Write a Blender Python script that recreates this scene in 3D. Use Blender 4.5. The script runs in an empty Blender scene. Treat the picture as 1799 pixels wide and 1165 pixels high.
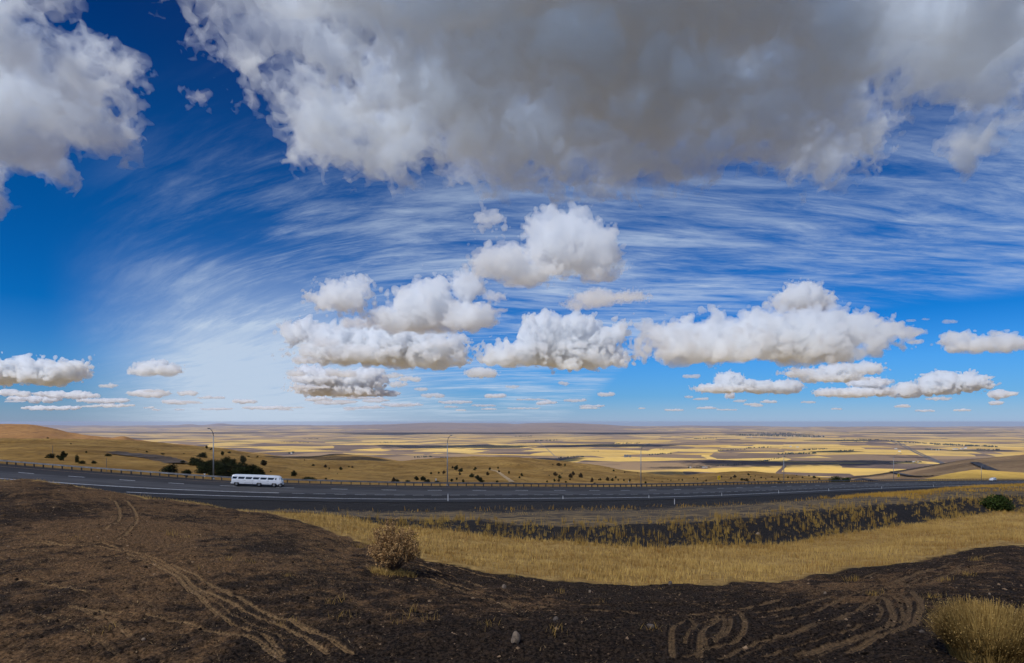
import bpy, math, random, time
import numpy as np
import openvdb
from mathutils import Vector
T0 = time.time()
sc = bpy.context.scene
COL = sc.collection
# ---------------------------------------------------------------- camera
F, CX, EY = 1072.0, 899.5, 741.0            # focal length and eye line measured on the 1799 x 1165 photograph
cam = bpy.data.objects.new('camera', bpy.data.cameras.new('camera'))
COL.objects.link(cam); sc.camera = cam
cam.location = (0, 0, 0)
cam.rotation_euler = (math.radians(90), 0, 0)
cam.data.sensor_fit = 'HORIZONTAL'
cam.data.sensor_width = 36.0
cam.data.lens = 36.0 * F / 1799.0
cam.data.shift_y = (EY - 582.5) / 1799.0
cam.data.clip_start = 0.2
cam.data.clip_end = 400000.0
# ---------------------------------------------------------------- sky and sun
SUN_EL, SUN_AZ = math.radians(44), math.radians(218)   # azimuth clockwise from +Y: behind and to the left
SUN = Vector((math.sin(SUN_AZ) * math.cos(SUN_EL), math.cos(SUN_AZ) * math.cos(SUN_EL), math.sin(SUN_EL)))
L = bpy.data.lights.new('sun', 'SUN'); L.energy = 4.6; L.angle = math.radians(0.5); L.color = (1.0, 0.975, 0.94)
lo = bpy.data.objects.new('sun', L); COL.objects.link(lo)
lo.rotation_euler = SUN.to_track_quat('Z', 'Y').to_euler()
vs = sc.view_settings
vs.view_transform = 'Standard'; vs.look = 'None'; vs.exposure = 0.0; vs.gamma = 1.0
cy = sc.cycles
cy.max_bounces = 12; cy.diffuse_bounces = 3; cy.glossy_bounces = 2; cy.volume_bounces = 10
cy.transparent_max_bounces = 24; cy.use_denoising = True
cy.sample_clamp_indirect = 6.0

world = bpy.data.worlds.new('World'); sc.world = world; world.use_nodes = True


class NT:
    """short-hand for building node trees"""
    def __init__(s, tree): s.t = tree
    def n(s, typ, **kw):
        nd = s.t.nodes.new(typ)
        for k, v in kw.items():
            if hasattr(nd, k) and not k.startswith('i_'): setattr(nd, k, v)
        return nd
    def link(s, a, b): s.t.links.new(a, b)
    def put(s, sock, v):
        if hasattr(v, 'is_output'): s.t.links.new(v, sock)
        elif v is not None:
            if hasattr(sock.default_value, '__len__') and not hasattr(v, '__len__'): v = (v, v, v, 1)[:len(sock.default_value)]
            if hasattr(v, '__len__') and len(v) == 3 and len(sock.default_value) == 4: v = (*v, 1)
            sock.default_value = v
    def math(s, op, a, b=None, c=None, clamp=False):
        nd = s.n('ShaderNodeMath', operation=op); nd.use_clamp = clamp
        for i, v in enumerate((a, b, c)):
            if v is not None: s.put(nd.inputs[i], v)
        return nd.outputs[0]
    def vmath(s, op, a, b=None):
        nd = s.n('ShaderNodeVectorMath', operation=op)
        s.put(nd.inputs[0], a)
        if b is not None: s.put(nd.inputs[1], b)
        return nd.outputs[0]
    def ramp(s, v, a, b, c=0.0, d=1.0, smooth=True):
        nd = s.n('ShaderNodeMapRange'); nd.interpolation_type = 'SMOOTHSTEP' if smooth else 'LINEAR'
        s.put(nd.inputs[0], v)
        for i, x in enumerate((a, b, c, d)): s.put(nd.inputs[i + 1], x)
        return nd.outputs[0]
    def mix(s, f, a, b):
        nd = s.n('ShaderNodeMix', data_type='RGBA')
        s.put(nd.inputs[0], f); s.put(nd.inputs[6], a); s.put(nd.inputs[7], b)
        return nd.outputs[2]
    def noise(s, vec, scale, detail=4, rough=.55, dist=0., out=0):
        nd = s.n('ShaderNodeTexNoise'); s.put(nd.inputs['Vector'], vec)
        nd.inputs['Scale'].default_value = scale; nd.inputs['Detail'].default_value = detail
        nd.inputs['Roughness'].default_value = rough; nd.inputs['Distortion'].default_value = dist
        return nd.outputs[out]
    def attr(s, name, vec=False):
        nd = s.n('ShaderNodeAttribute'); nd.attribute_name = name
        return nd.outputs['Color' if vec else 'Fac']
    def mapping(s, vec, scale=(1, 1, 1), rot=0., loc=(0, 0, 0)):
        nd = s.n('ShaderNodeMapping'); s.put(nd.inputs[0], vec)
        nd.inputs['Scale'].default_value = scale; nd.inputs['Rotation'].default_value = (0, 0, rot); nd.inputs['Location'].default_value = loc
        return nd.outputs[0]


# world: physical sky, deepened as through a polariser, with thin cirrus drawn out by the wind
W = NT(world.node_tree)
bg = world.node_tree.nodes['Background']
tc = W.n('ShaderNodeTexCoord'); D = tc.outputs['Generated']
sky = W.n('ShaderNodeTexSky', sky_type='NISHITA'); sky.sun_disc = False
sky.sun_elevation = SUN_EL; sky.sun_rotation = SUN_AZ
sky.altitude = 1000; sky.air_density = 1.0; sky.dust_density = 0.4; sky.ozone_density = 3.0
sep = W.n('ShaderNodeSeparateXYZ'); W.link(D, sep.inputs[0])
dx, dy, dz = sep.outputs
hz = W.math('SQRT', W.math('ADD', W.math('MULTIPLY', dx, dx), W.math('MULTIPLY', dy, dy)))
el = W.math('ARCTANGENT', W.math('DIVIDE', dz, hz))                     # elevation, radians
az = W.math('ARCTAN2', dx, dy)                                           # azimuth, 0 = straight ahead
gm = W.n('ShaderNodeGamma'); W.link(sky.outputs[0], gm.inputs[0]); gm.inputs[1].default_value = 1.0
hs = W.n('ShaderNodeHueSaturation'); hs.inputs['Saturation'].default_value = 1.0
W.link(gm.outputs[0], hs.inputs['Color'])
tint = W.n('ShaderNodeMix', data_type='RGBA'); tint.blend_type = 'MULTIPLY'; tint.inputs[0].default_value = 1
W.link(hs.outputs[0], tint.inputs[6])
# deep saturated blue aloft, pale near the horizon
cr = W.n('ShaderNodeValToRGB'); W.link(W.math('DIVIDE', el, 0.65, clamp=True), cr.inputs[0])
cr.color_ramp.elements[0].position = 0.0; cr.color_ramp.elements[0].color = (.34, .48, .86, 1)
cr.color_ramp.elements[1].position = 1.0; cr.color_ramp.elements[1].color = (.002, .12, .36, 1)
for p, c in ((.025, (.29, .45, .78)), (.062, (.19, .42, .77)), (.14, (.14, .45, .84)), (.25, (.012, .345, .76)), (.50, (.004, .30, .66)), (.64, (.003, .26, .60)), (.78, (.002, .19, .50))):
    e = cr.color_ramp.elements.new(p); e.color = (*c, 1)
W.link(cr.outputs[0], tint.inputs[7])
skyc = tint.outputs[2]
# cirrus plane
pz = W.math('ADD', W.math('MAXIMUM', dz, 0.0), 0.045)
pl = W.n('ShaderNodeCombineXYZ'); W.link(W.math('DIVIDE', dx, pz), pl.inputs[0]); W.link(W.math('DIVIDE', dy, pz), pl.inputs[1])
X_ = W.math('DIVIDE', dx, pz); Y_ = W.math('DIVIDE', dy, pz)
X2 = W.math('MULTIPLY', X_, X_); X2 = W.math('DIVIDE', X2, W.math('MULTIPLY_ADD', X2, 1 / 26., 1.))
kk = W.ramp(X_, -1.2, 1.5, .27, .07)
bent = W.n('ShaderNodeCombineXYZ'); W.link(X_, bent.inputs[0]); W.link(W.math('SUBTRACT', Y_, W.math('MULTIPLY', X2, kk)), bent.inputs[1])
warp = W.noise(pl.outputs[0], 0.16, 2, .45, 0, 1)
wp = W.vmath('ADD', bent.outputs[0], W.vmath('MULTIPLY', W.vmath('SUBTRACT', warp, (.5, .5, .5)), (1.6, 1.6, 0)))
st1 = W.noise(W.mapping(wp, (0.62, 2.1, 1), math.radians(-7)), 1.15, 12, .66, .55)
st2 = W.noise(W.mapping(wp, (1.1, 4.4, 1), math.radians(5), (7, 3, 0)), 2.0, 12, .70, .5)
big = W.noise(W.mapping(pl.outputs[0], (.8, 1.2, 1), 0.2, (3, 1, 0)), .62, 3, .5)
fil = W.math('ADD', W.math('MULTIPLY', st1, .58), W.math('MULTIPLY', st2, .42))
cov = W.math('ADD', fil, W.math('MULTIPLY', W.math('SUBTRACT', big, .5), W.ramp(az, -.1, .35, .75, .45)))
# the sheet lies across the middle of the sky, ends in a line to the right, thickens low to the left
rt = W.ramp(az, 0.05, 0.30)
lowedge = W.ramp(el, W.math('SUBTRACT', W.math('MULTIPLY_ADD', rt, .165, .0), .012), W.math('MULTIPLY_ADD', rt, .165, .02))
left = W.ramp(az, -.66, -.30)
top = W.ramp(el, .28, .44, 1, .22)
m1 = W.math('MULTIPLY', W.math('MULTIPLY', lowedge, left), top)
ci = W.math('MULTIPLY', W.ramp(W.math('ADD', cov, W.ramp(az, -.15, .35, -.015, .065)), .40, .84), m1)
base_veil = W.math('MULTIPLY', W.math('MULTIPLY', m1, W.ramp(fil, .25, .75)), .08)
veil = W.math('MULTIPLY', W.math('MULTIPLY', W.ramp(az, -.66, -.42), W.ramp(az, -.42, -.02, 1, 0)), W.ramp(el, .07, .27, 1, 0))
veil = W.math('MULTIPLY', veil, W.ramp(fil, .0, .58, .25, 1.))
ci = W.math('MINIMUM', W.math('ADD', W.math('ADD', W.math('MULTIPLY', ci, .92), base_veil), W.math('MULTIPLY', veil, .95)), .88)
cirrus = W.mix(ci, skyc, (4.8, 5.7, 6.9, 1))
W.link(cirrus, bg.inputs[0]); bg.inputs[1].default_value = 0.115

# ---------------------------------------------------------------- numeric helpers
def pchip(xs, ys, x):
    xs = np.asarray(xs, float); ys = np.asarray(ys, float); x = np.asarray(x, float)
    h = np.diff(xs); d = np.diff(ys) / h; n = len(xs); m = np.zeros(n)
    for i in range(1, n - 1):
        if d[i - 1] * d[i] > 0:
            w1, w2 = 2 * h[i] + h[i - 1], h[i] + 2 * h[i - 1]
            m[i] = (w1 + w2) / (w1 / d[i - 1] + w2 / d[i])
    m[0], m[-1] = d[0], d[-1]
    i = np.clip(np.searchsorted(xs, x) - 1, 0, n - 2)
    t = np.clip((x - xs[i]) / h[i], 0, 1)
    return ((2*t**3 - 3*t**2 + 1) * ys[i] + (t**3 - 2*t**2 + t) * h[i] * m[i] + (-2*t**3 + 3*t**2) * ys[i+1] + (t**3 - t**2) * h[i] * m[i+1])


class Noise2:
    def __init__(s, seed, n=256): s.t = np.random.default_rng(seed).uniform(-1, 1, (n, n)); s.n = n
    def __call__(s, x, y):
        x = np.asarray(x, float); y = np.asarray(y, float)
        ix, iy = np.floor(x).astype(int), np.floor(y).astype(int)
        fx, fy = x - ix, y - iy
        fx = fx * fx * (3 - 2 * fx); fy = fy * fy * (3 - 2 * fy)
        a, b, c, d = (s.t[(ix + i) % s.n, (iy + j) % s.n] for i, j in ((0, 0), (1, 0), (0, 1), (1, 1)))
        return (a * (1 - fx) + b * fx) * (1 - fy) + (c * (1 - fx) + d * fx) * fy
    def fbm(s, x, y, oct=4, g=.5):
        r = 0; a = 1.
        for k in range(oct):
            r = r + a * s(x * 2**k + 17 * k, y * 2**k + 31 * k); a *= g
        return r
N1, N2, N3 = Noise2(1), Noise2(2), Noise2(3)


def mesh_np(name, co, faces, mat=None, attrs=None, smooth=True, parent=None, link=True, mats=None, midx=None):
    """faces: (n,3) or (n,4) int array, or a list of such arrays"""
    if not isinstance(faces, (list, tuple)): faces = [faces]
    faces = [np.asarray(f, np.int32) for f in faces if len(f)]
    me = bpy.data.meshes.new(name)
    co = np.asarray(co, np.float32)
    me.vertices.add(len(co)); me.vertices.foreach_set('co', co.ravel())
    nl = sum(f.size for f in faces); npoly = sum(len(f) for f in faces)
    me.loops.add(nl); me.loops.foreach_set('vertex_index', np.concatenate([f.ravel() for f in faces]))
    me.polygons.add(npoly)
    tot = np.concatenate([np.full(len(f), f.shape[1], np.int32) for f in faces])
    me.polygons.foreach_set('loop_start', np.concatenate([[0], np.cumsum(tot)[:-1]]).astype(np.int32))
    me.polygons.foreach_set('use_smooth', np.full(npoly, smooth))
    if midx is not None: me.polygons.foreach_set('material_index', np.asarray(midx, np.int32))
    for k, v in (attrs or {}).items():
        a = me.attributes.new(k, 'FLOAT', 'POINT'); a.data.foreach_set('value', np.asarray(v, np.float32).ravel())
    me.update(calc_edges=True)
    for m in (mats or ([mat] if mat else [])): me.materials.append(m)
    if not link: return me
    o = bpy.data.objects.new(name, me); COL.objects.link(o)
    if parent is not None: o.parent = parent
    return o


def grid_faces(nr, nc, wrap=False):
    i, j = np.meshgrid(np.arange(nr - 1), np.arange(nc if wrap else nc - 1), indexing='ij')
    j2 = (j + 1) % nc
    return np.stack([i*nc + j, i*nc + j2, (i+1)*nc + j2, (i+1)*nc + j], -1).reshape(-1, 4)


class MB:
    """collects polygons for one mesh"""
    def __init__(s): s.v = []; s.f = []; s.m = []
    def add(s, vs_, fs, mi=0):
        o = len(s.v); s.v += [tuple(v) for v in vs_]; s.f += [tuple(i + o for i in f) for f in fs]; s.m += [mi] * len(fs)
    def box(s, c, d, mi=0, bev=0.0, rot=0.0):
        x, y, z = (q / 2 for q in d); P = []
        b = min(bev, x * .9, y * .9, z * .9)
        if b <= 0:
            P = [(-x,-y,-z),(x,-y,-z),(x,y,-z),(-x,y,-z),(-x,-y,z),(x,-y,z),(x,y,z),(-x,y,z)]
            Fs = [(0,3,2,1),(4,5,6,7),(0,1,5,4),(1,2,6,5),(2,3,7,6),(3,0,4,7)]
        else:
            lv = [(-z, b), (-z + b, 0), (z - b, 0), (z, b)]
            for zz, ins in lv:
                X, Y = x - ins, y - ins
                P += [(-X + b, -Y, zz), (X - b, -Y, zz), (X, -Y + b, zz), (X, Y - b, zz), (X - b, Y, zz), (-X + b, Y, zz), (-X, Y - b, zz), (-X, -Y + b, zz)]
            Fs = [tuple(range(7, -1, -1)), tuple(24 + k for k in range(8))]
            for r in range(3):
                for k in range(8):
                    Fs.append((r*8 + k, r*8 + (k+1) % 8, r*8 + 8 + (k+1) % 8, r*8 + 8 + k))
        cs, sn = math.cos(rot), math.sin(rot)
        s.add([(c[0] + p[0]*cs - p[1]*sn, c[1] + p[0]*sn + p[1]*cs, c[2] + p[2]) for p in P], Fs, mi)
    def tube(s, pts, rad, seg=8, mi=0, cap=True):
        pts = [Vector(p) for p in pts]; n = len(pts)
        if not hasattr(rad, '__len__'): rad = [rad] * n
        base = len(s.v); prev = None
        for i, p in enumerate(pts):
            t = (pts[min(i + 1, n - 1)] - pts[max(i - 1, 0)]).normalized()
            if prev is None:
                a = Vector((0, 0, 1)) if abs(t.z) < .9 else Vector((1, 0, 0))
                u = t.cross(a).normalized()
            else: u = (prev - t * prev.dot(t)).normalized()
            prev = u; w = t.cross(u)
            for k in range(seg):
                a = 2 * math.pi * k / seg
                s.v.append(tuple(p + (u * math.cos(a) + w * math.sin(a)) * rad[i]))
        for i in range(n - 1):
            for k in range(seg):
                a, b = base + i*seg + k, base + i*seg + (k+1) % seg
                s.f.append((a, b, b + seg, a + seg)); s.m.append(mi)
        if cap:
            s.f.append(tuple(base + k for k in range(seg - 1, -1, -1))); s.m.append(mi)
            s.f.append(tuple(base + (n-1)*seg + k for k in range(seg))); s.m.append(mi)
    def loft(s, rings, mi=0, cap=True, closed=True):
        base = len(s.v); m = len(rings[0])
        for r in rings: s.v += [tuple(p) for p in r]
        for i in range(len(rings) - 1):
            for k in range(m if closed else m - 1):
                a, b = base + i*m + k, base + i*m + (k+1) % m
                s.f.append((a, b, b + m, a + m)); s.m.append(mi)
        if cap:
            s.f.append(tuple(base + k for k in range(m - 1, -1, -1))); s.m.append(mi)
            s.f.append(tuple(base + (len(rings)-1)*m + k for k in range(m))); s.m.append(mi)
    def build(s, name, mats, parent=None, smooth=False, loc=None):
        me = bpy.data.meshes.new(name); me.from_pydata(s.v, [], s.f)
        if not isinstance(mats, (list, tuple)): mats = [mats]
        for m in mats: me.materials.append(m)
        me.polygons.foreach_set('material_index', s.m)
        if smooth: me.polygons.foreach_set('use_smooth', [True] * len(s.f))
        me.update()
        o = bpy.data.objects.new(name, me); COL.objects.link(o)
        if parent is not None: o.parent = parent
        if loc: o.location = loc
        return o


def tag(o, label=None, cat=None, group=None, kind=None):
    if label: o['label'] = label
    if cat: o['category'] = cat
    if group: o['group'] = group
    if kind: o['kind'] = kind
    return o
def empty(name, loc, rz=0.):
    o = bpy.data.objects.new(name, None); COL.objects.link(o); o.location = loc; o.rotation_euler = (0, 0, rz); return o
def copy_tree(o, parent=None, _kids=None):
    c = o.copy(); COL.objects.link(c); c.parent = parent
    for ch in o.children: copy_tree(ch, c)
    return c

# ---------------------------------------------------------------- materials
def new_mat(name):
    m = bpy.data.materials.new(name); m.use_nodes = True
    return m, NT(m.node_tree), m.node_tree.nodes['Principled BSDF']
def simple(name, col, rough=.6, metal=0., var=.15, scale=3., bump=0., spec=.5):
    m, t, b = new_mat(name)
    pos = t.n('ShaderNodeTexCoord').outputs['Object']
    nz = t.noise(pos, scale, 5, .6)
    c0 = tuple(c * (1 - var) for c in col); c1 = tuple(min(1, c * (1 + var)) for c in col)
    t.put(b.inputs['Base Color'], t.mix(t.ramp(nz, .3, .7), c0, c1))
    b.inputs['Roughness'].default_value = rough; b.inputs['Metallic'].default_value = metal
    b.inputs['Specular IOR Level'].default_value = spec
    if bump:
        bp = t.n('ShaderNodeBump'); bp.inputs['Distance'].default_value = bump; t.link(nz, bp.inputs['Height']); t.link(bp.outputs[0], b.inputs['Normal'])
    return m

# ================================================================ ground near the camera
def at_Y(px, py, Y): return ((px - CX) / F * Y, Y, -(py - EY) / F * Y)
# the white line nearest the camera, in metres, west (uphill) to east
NL = np.array([(-230, 150, -.6), (-185, 122, -2.6), (-145, 103.5, -4.9), (-105, 92.5, -7.3), (-71, 88.8, -9.35), (-55.4, 89, -10.3), (-38.6, 92, -11.3), (-18, 97, -12.3), (0, 104, -13.1),
               (28, 119, -14.7), (61, 144.5, -16.9), (115, 190, -20.7), (208, 262, -27.0), (330, 350, -35.2), (480, 450, -44.5), (700, 580, -57.5)], float)
sarc = np.concatenate([[0], np.cumsum(np.hypot(*np.diff(NL[:, :2], axis=0).T))])
SMAX = sarc[-1]
def smooth_spline(xs, ys, x):
    # natural cubic spline
    n = len(xs); h = np.diff(xs); A = np.zeros((n, n)); r = np.zeros(n); A[0, 0] = A[-1, -1] = 1
    for i in range(1, n - 1):
        A[i, i-1], A[i, i], A[i, i+1] = h[i-1], 2*(h[i-1] + h[i]), h[i]
        r[i] = 6 * ((ys[i+1] - ys[i]) / h[i] - (ys[i] - ys[i-1]) / h[i-1])
    M = np.linalg.solve(A, r); i = np.clip(np.searchsorted(xs, x) - 1, 0, n - 2); a = xs[i+1] - x; b = x - xs[i]
    return M[i]*a**3/(6*h[i]) + M[i+1]*b**3/(6*h[i]) + (ys[i]/h[i] - M[i]*h[i]/6)*a + (ys[i+1]/h[i] - M[i+1]*h[i]/6)*b
SS = np.linspace(0, SMAX, 700)
RX, RY = smooth_spline(sarc, NL[:, 0], SS), smooth_spline(sarc, NL[:, 1], SS)
RZ = smooth_spline(sarc, NL[:, 2], SS)
tx, ty = np.gradient(RX), np.gradient(RY); tl = np.hypot(tx, ty); tx /= tl; ty /= tl
def road_pt(s, off, dz=0.):
    """point on the road: arc length s, offset off metres to the far side"""
    s = np.asarray(s, float)
    x, y, z, ax, ay = (np.interp(s, SS, q) for q in (RX, RY, RZ, tx, ty))
    return np.stack([x - ay*off, y + ax*off, z + off*.012 + dz], -1)
def road_s_at_px(px, off):
    P = road_pt(SS, off); q = P[:, 0] / P[:, 1] * F + CX
    ok = P[:, 1] > 0
    return float(np.interp(px, q[ok], SS[ok]))
RAIL = 20.4

PX = [43, 150, 250, 350, 450, 500, 600, 700, 800, 900, 1000, 1150, 1350, 1450, 1550, 1650, 1756]
ROWS = {  # photo row and distance of each break of slope
 'b':  [(1175,17.5)]*1 + [(1175,17.2)]*4 + [(1175,17)]*12,
 'c':  [(1060,24),(1068,23.5),(1075,23),(1080,22.8),(1085,22.5),(1088,22.5),(1092,22.5),(1095,22.5),(1098,22.2),(1100,22),(1103,22),(1105,22),(1103,22),(1100,22),(1095,22.3),(1086,22.8),(1075,23.5)],
 'd':  [(930,45),(945,41),(960,38),(980,35),(1000,32.5),(1008,32),(1020,31.5),(1030,31),(1042,30.5),(1050,30),(1057,29.5),(1062,29),(1058,29.6),(1052,30.3),(1042,31.5),(1028,33.5),(1010,36)],
 'E1': [(841,80),(856,77),(872,74),(886,70),(899,65),(908,61),(940,53),(970,46.5),(998,43.5),(1013,42),(1022,41.2),(1028,41),(1018,43),(1006,45),(992,48.5),(976,52.5),(957,58)],
 'E2': [(853,83),(866,81),(879,78.5),(892,74),(902,70),(903,69),(910,68),(925,65.5),(936,63),(945,62),(952,61),(962,61),(956,66),(945,71),(930,78),(914,88),(898,100)],
 'E3': [(858,84),(869,82),(880,80),(892,76),(900,73),(899,73),(906,72),(911,71),(914,69),(917,67),(920,66),(922,66),(905,73),(896,80),(888,88),(879,99),(870,113)],
}
tanx = (np.array(PX) - CX) / F
azk = np.arctan(tanx)
AZ_L, AZ_R = azk[0], azk[-1]
def knots(az):
    """radius and height rows of the ground along each azimuth az (radians)"""
    az = np.atleast_1d(np.asarray(az, float))
    a = np.clip(az, AZ_L - .25, AZ_R + .25); ac = np.clip(a, AZ_L, AZ_R)
    ca = np.cos(ac)
    R = [np.zeros_like(a)]; Z = [np.full_like(a, -2.0)]
    R.append(np.full_like(a, 8.)); Z.append(np.full_like(a, -4.1))
    for k in ('b', 'c', 'd', 'E1', 'E2', 'E3'):
        y = pchip(azk, [q[0] for q in ROWS[k]], ac); Y = pchip(azk, [q[1] for q in ROWS[k]], ac)
        R.append(Y / ca); Z.append(-(y - EY) / F * Y)
    def cross(off):
        P = road_pt(SS, off); pa = np.arctan2(P[:, 0], P[:, 1]); pr = np.hypot(P[:, 0], P[:, 1])
        keep = np.concatenate([[True], np.diff(pa) > 1e-6]) & (pa > -1.35)
        return np.interp(a, pa[keep], pr[keep]), np.interp(a, pa[keep], P[keep, 2])
    r4, z4 = cross(-3.6); rs, zs = cross(-11.)
    # toe of the gravel shoulder lies between the berm and the pavement
    rt = np.maximum(R[-1] + 1.0, rs); rt = np.minimum(rt, r4 - 1.)
    R.append(rt); Z.append(zs + .3 - .4)
    R.append(r4); Z.append(z4 - .06)
    rm, zm = cross(9.); R.append(rm); Z.append(zm - .22)
    r5, z5 = cross(RAIL - .9); R.append(r5); Z.append(z5 - .12)
    r6, z6 = cross(RAIL + 1.4); R.append(r6); Z.append(z6 - .15)
    r7, z7 = cross(RAIL + 7.); R.append(r7); Z.append(z7 - 2.2)
    R = np.array(R); Z = np.array(Z)
    for j in range(1, len(R)): R[j] = np.maximum(R[j], R[j-1] + .05)
    # behind and far to the sides the hill simply goes on
    w = np.clip((np.abs(az) - 1.0) / .6, 0, 1)
    Zb = -2 + .10 * R
    Z = Z * (1 - w) + Zb * w
    return R, Z, az
VROW = np.array([-2, -1, 0, 1, 2, 3, 4, 5, 6, 7, 8, 9, 10, 11], float)   # 3 burnt edge, 4 bank foot, 5 bank top, 6 gravel toe, 7 pavement edge, 9-10 verge at the rail
def relief(x, y, v):
    """small ground relief, damped on the road corridor"""
    d = np.clip((6.6 - v) * 1.2, 0, 1)
    r = .22 * N1.fbm(x / 7.3, y / 7.3, 3) + .05 * N2.fbm(x / 1.1, y / 1.1, 3)
    w3 = np.exp(-((v - 3) / .25)**2)
    return d * r + .12 * w3 * N3(x / 1.7, y / 1.7)
def ground_z(x, y, with_relief=True, want_v=False):
    x = np.atleast_1d(np.asarray(x, float)); y = np.atleast_1d(np.asarray(y, float))
    R, Z, _ = knots(np.arctan2(x, y)); r = np.hypot(x, y)
    z = np.empty_like(r); v = np.empty_like(r)
    for i in range(len(r)):
        z[i] = pchip(R[:, i], Z[:, i], r[i]) if r[i] < R[-1, i] else Z[-1, i]
        v[i] = np.interp(r[i], R[:, i], VROW)
    if with_relief: z = z + relief(x, y, v)
    return (z, v) if want_v else z
def hit(px, py, rmin=3., rmax=None, n=900, fn=None):
    """where the line of sight through a photo pixel meets the near ground"""
    t = np.linspace(rmin, rmax or 150., n)
    x = (px - CX) / F * t; z = -(py - EY) / F * t
    g = (fn or ground_z)(x, t)
    k = np.argmax(g > z) if np.any(g > z) else n - 1
    if k == 0: k = 1
    a = (z[k-1] - g[k-1]) / max((z[k-1] - g[k-1]) + (g[k] - z[k]), 1e-9) if g[k] > z[k] else 1
    Y = t[k-1] + (t[k] - t[k-1]) * np.clip(a, 0, 1)
    X = (px - CX) / F * Y
    return X, Y, float((fn or ground_z)(X, Y)[0])

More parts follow.
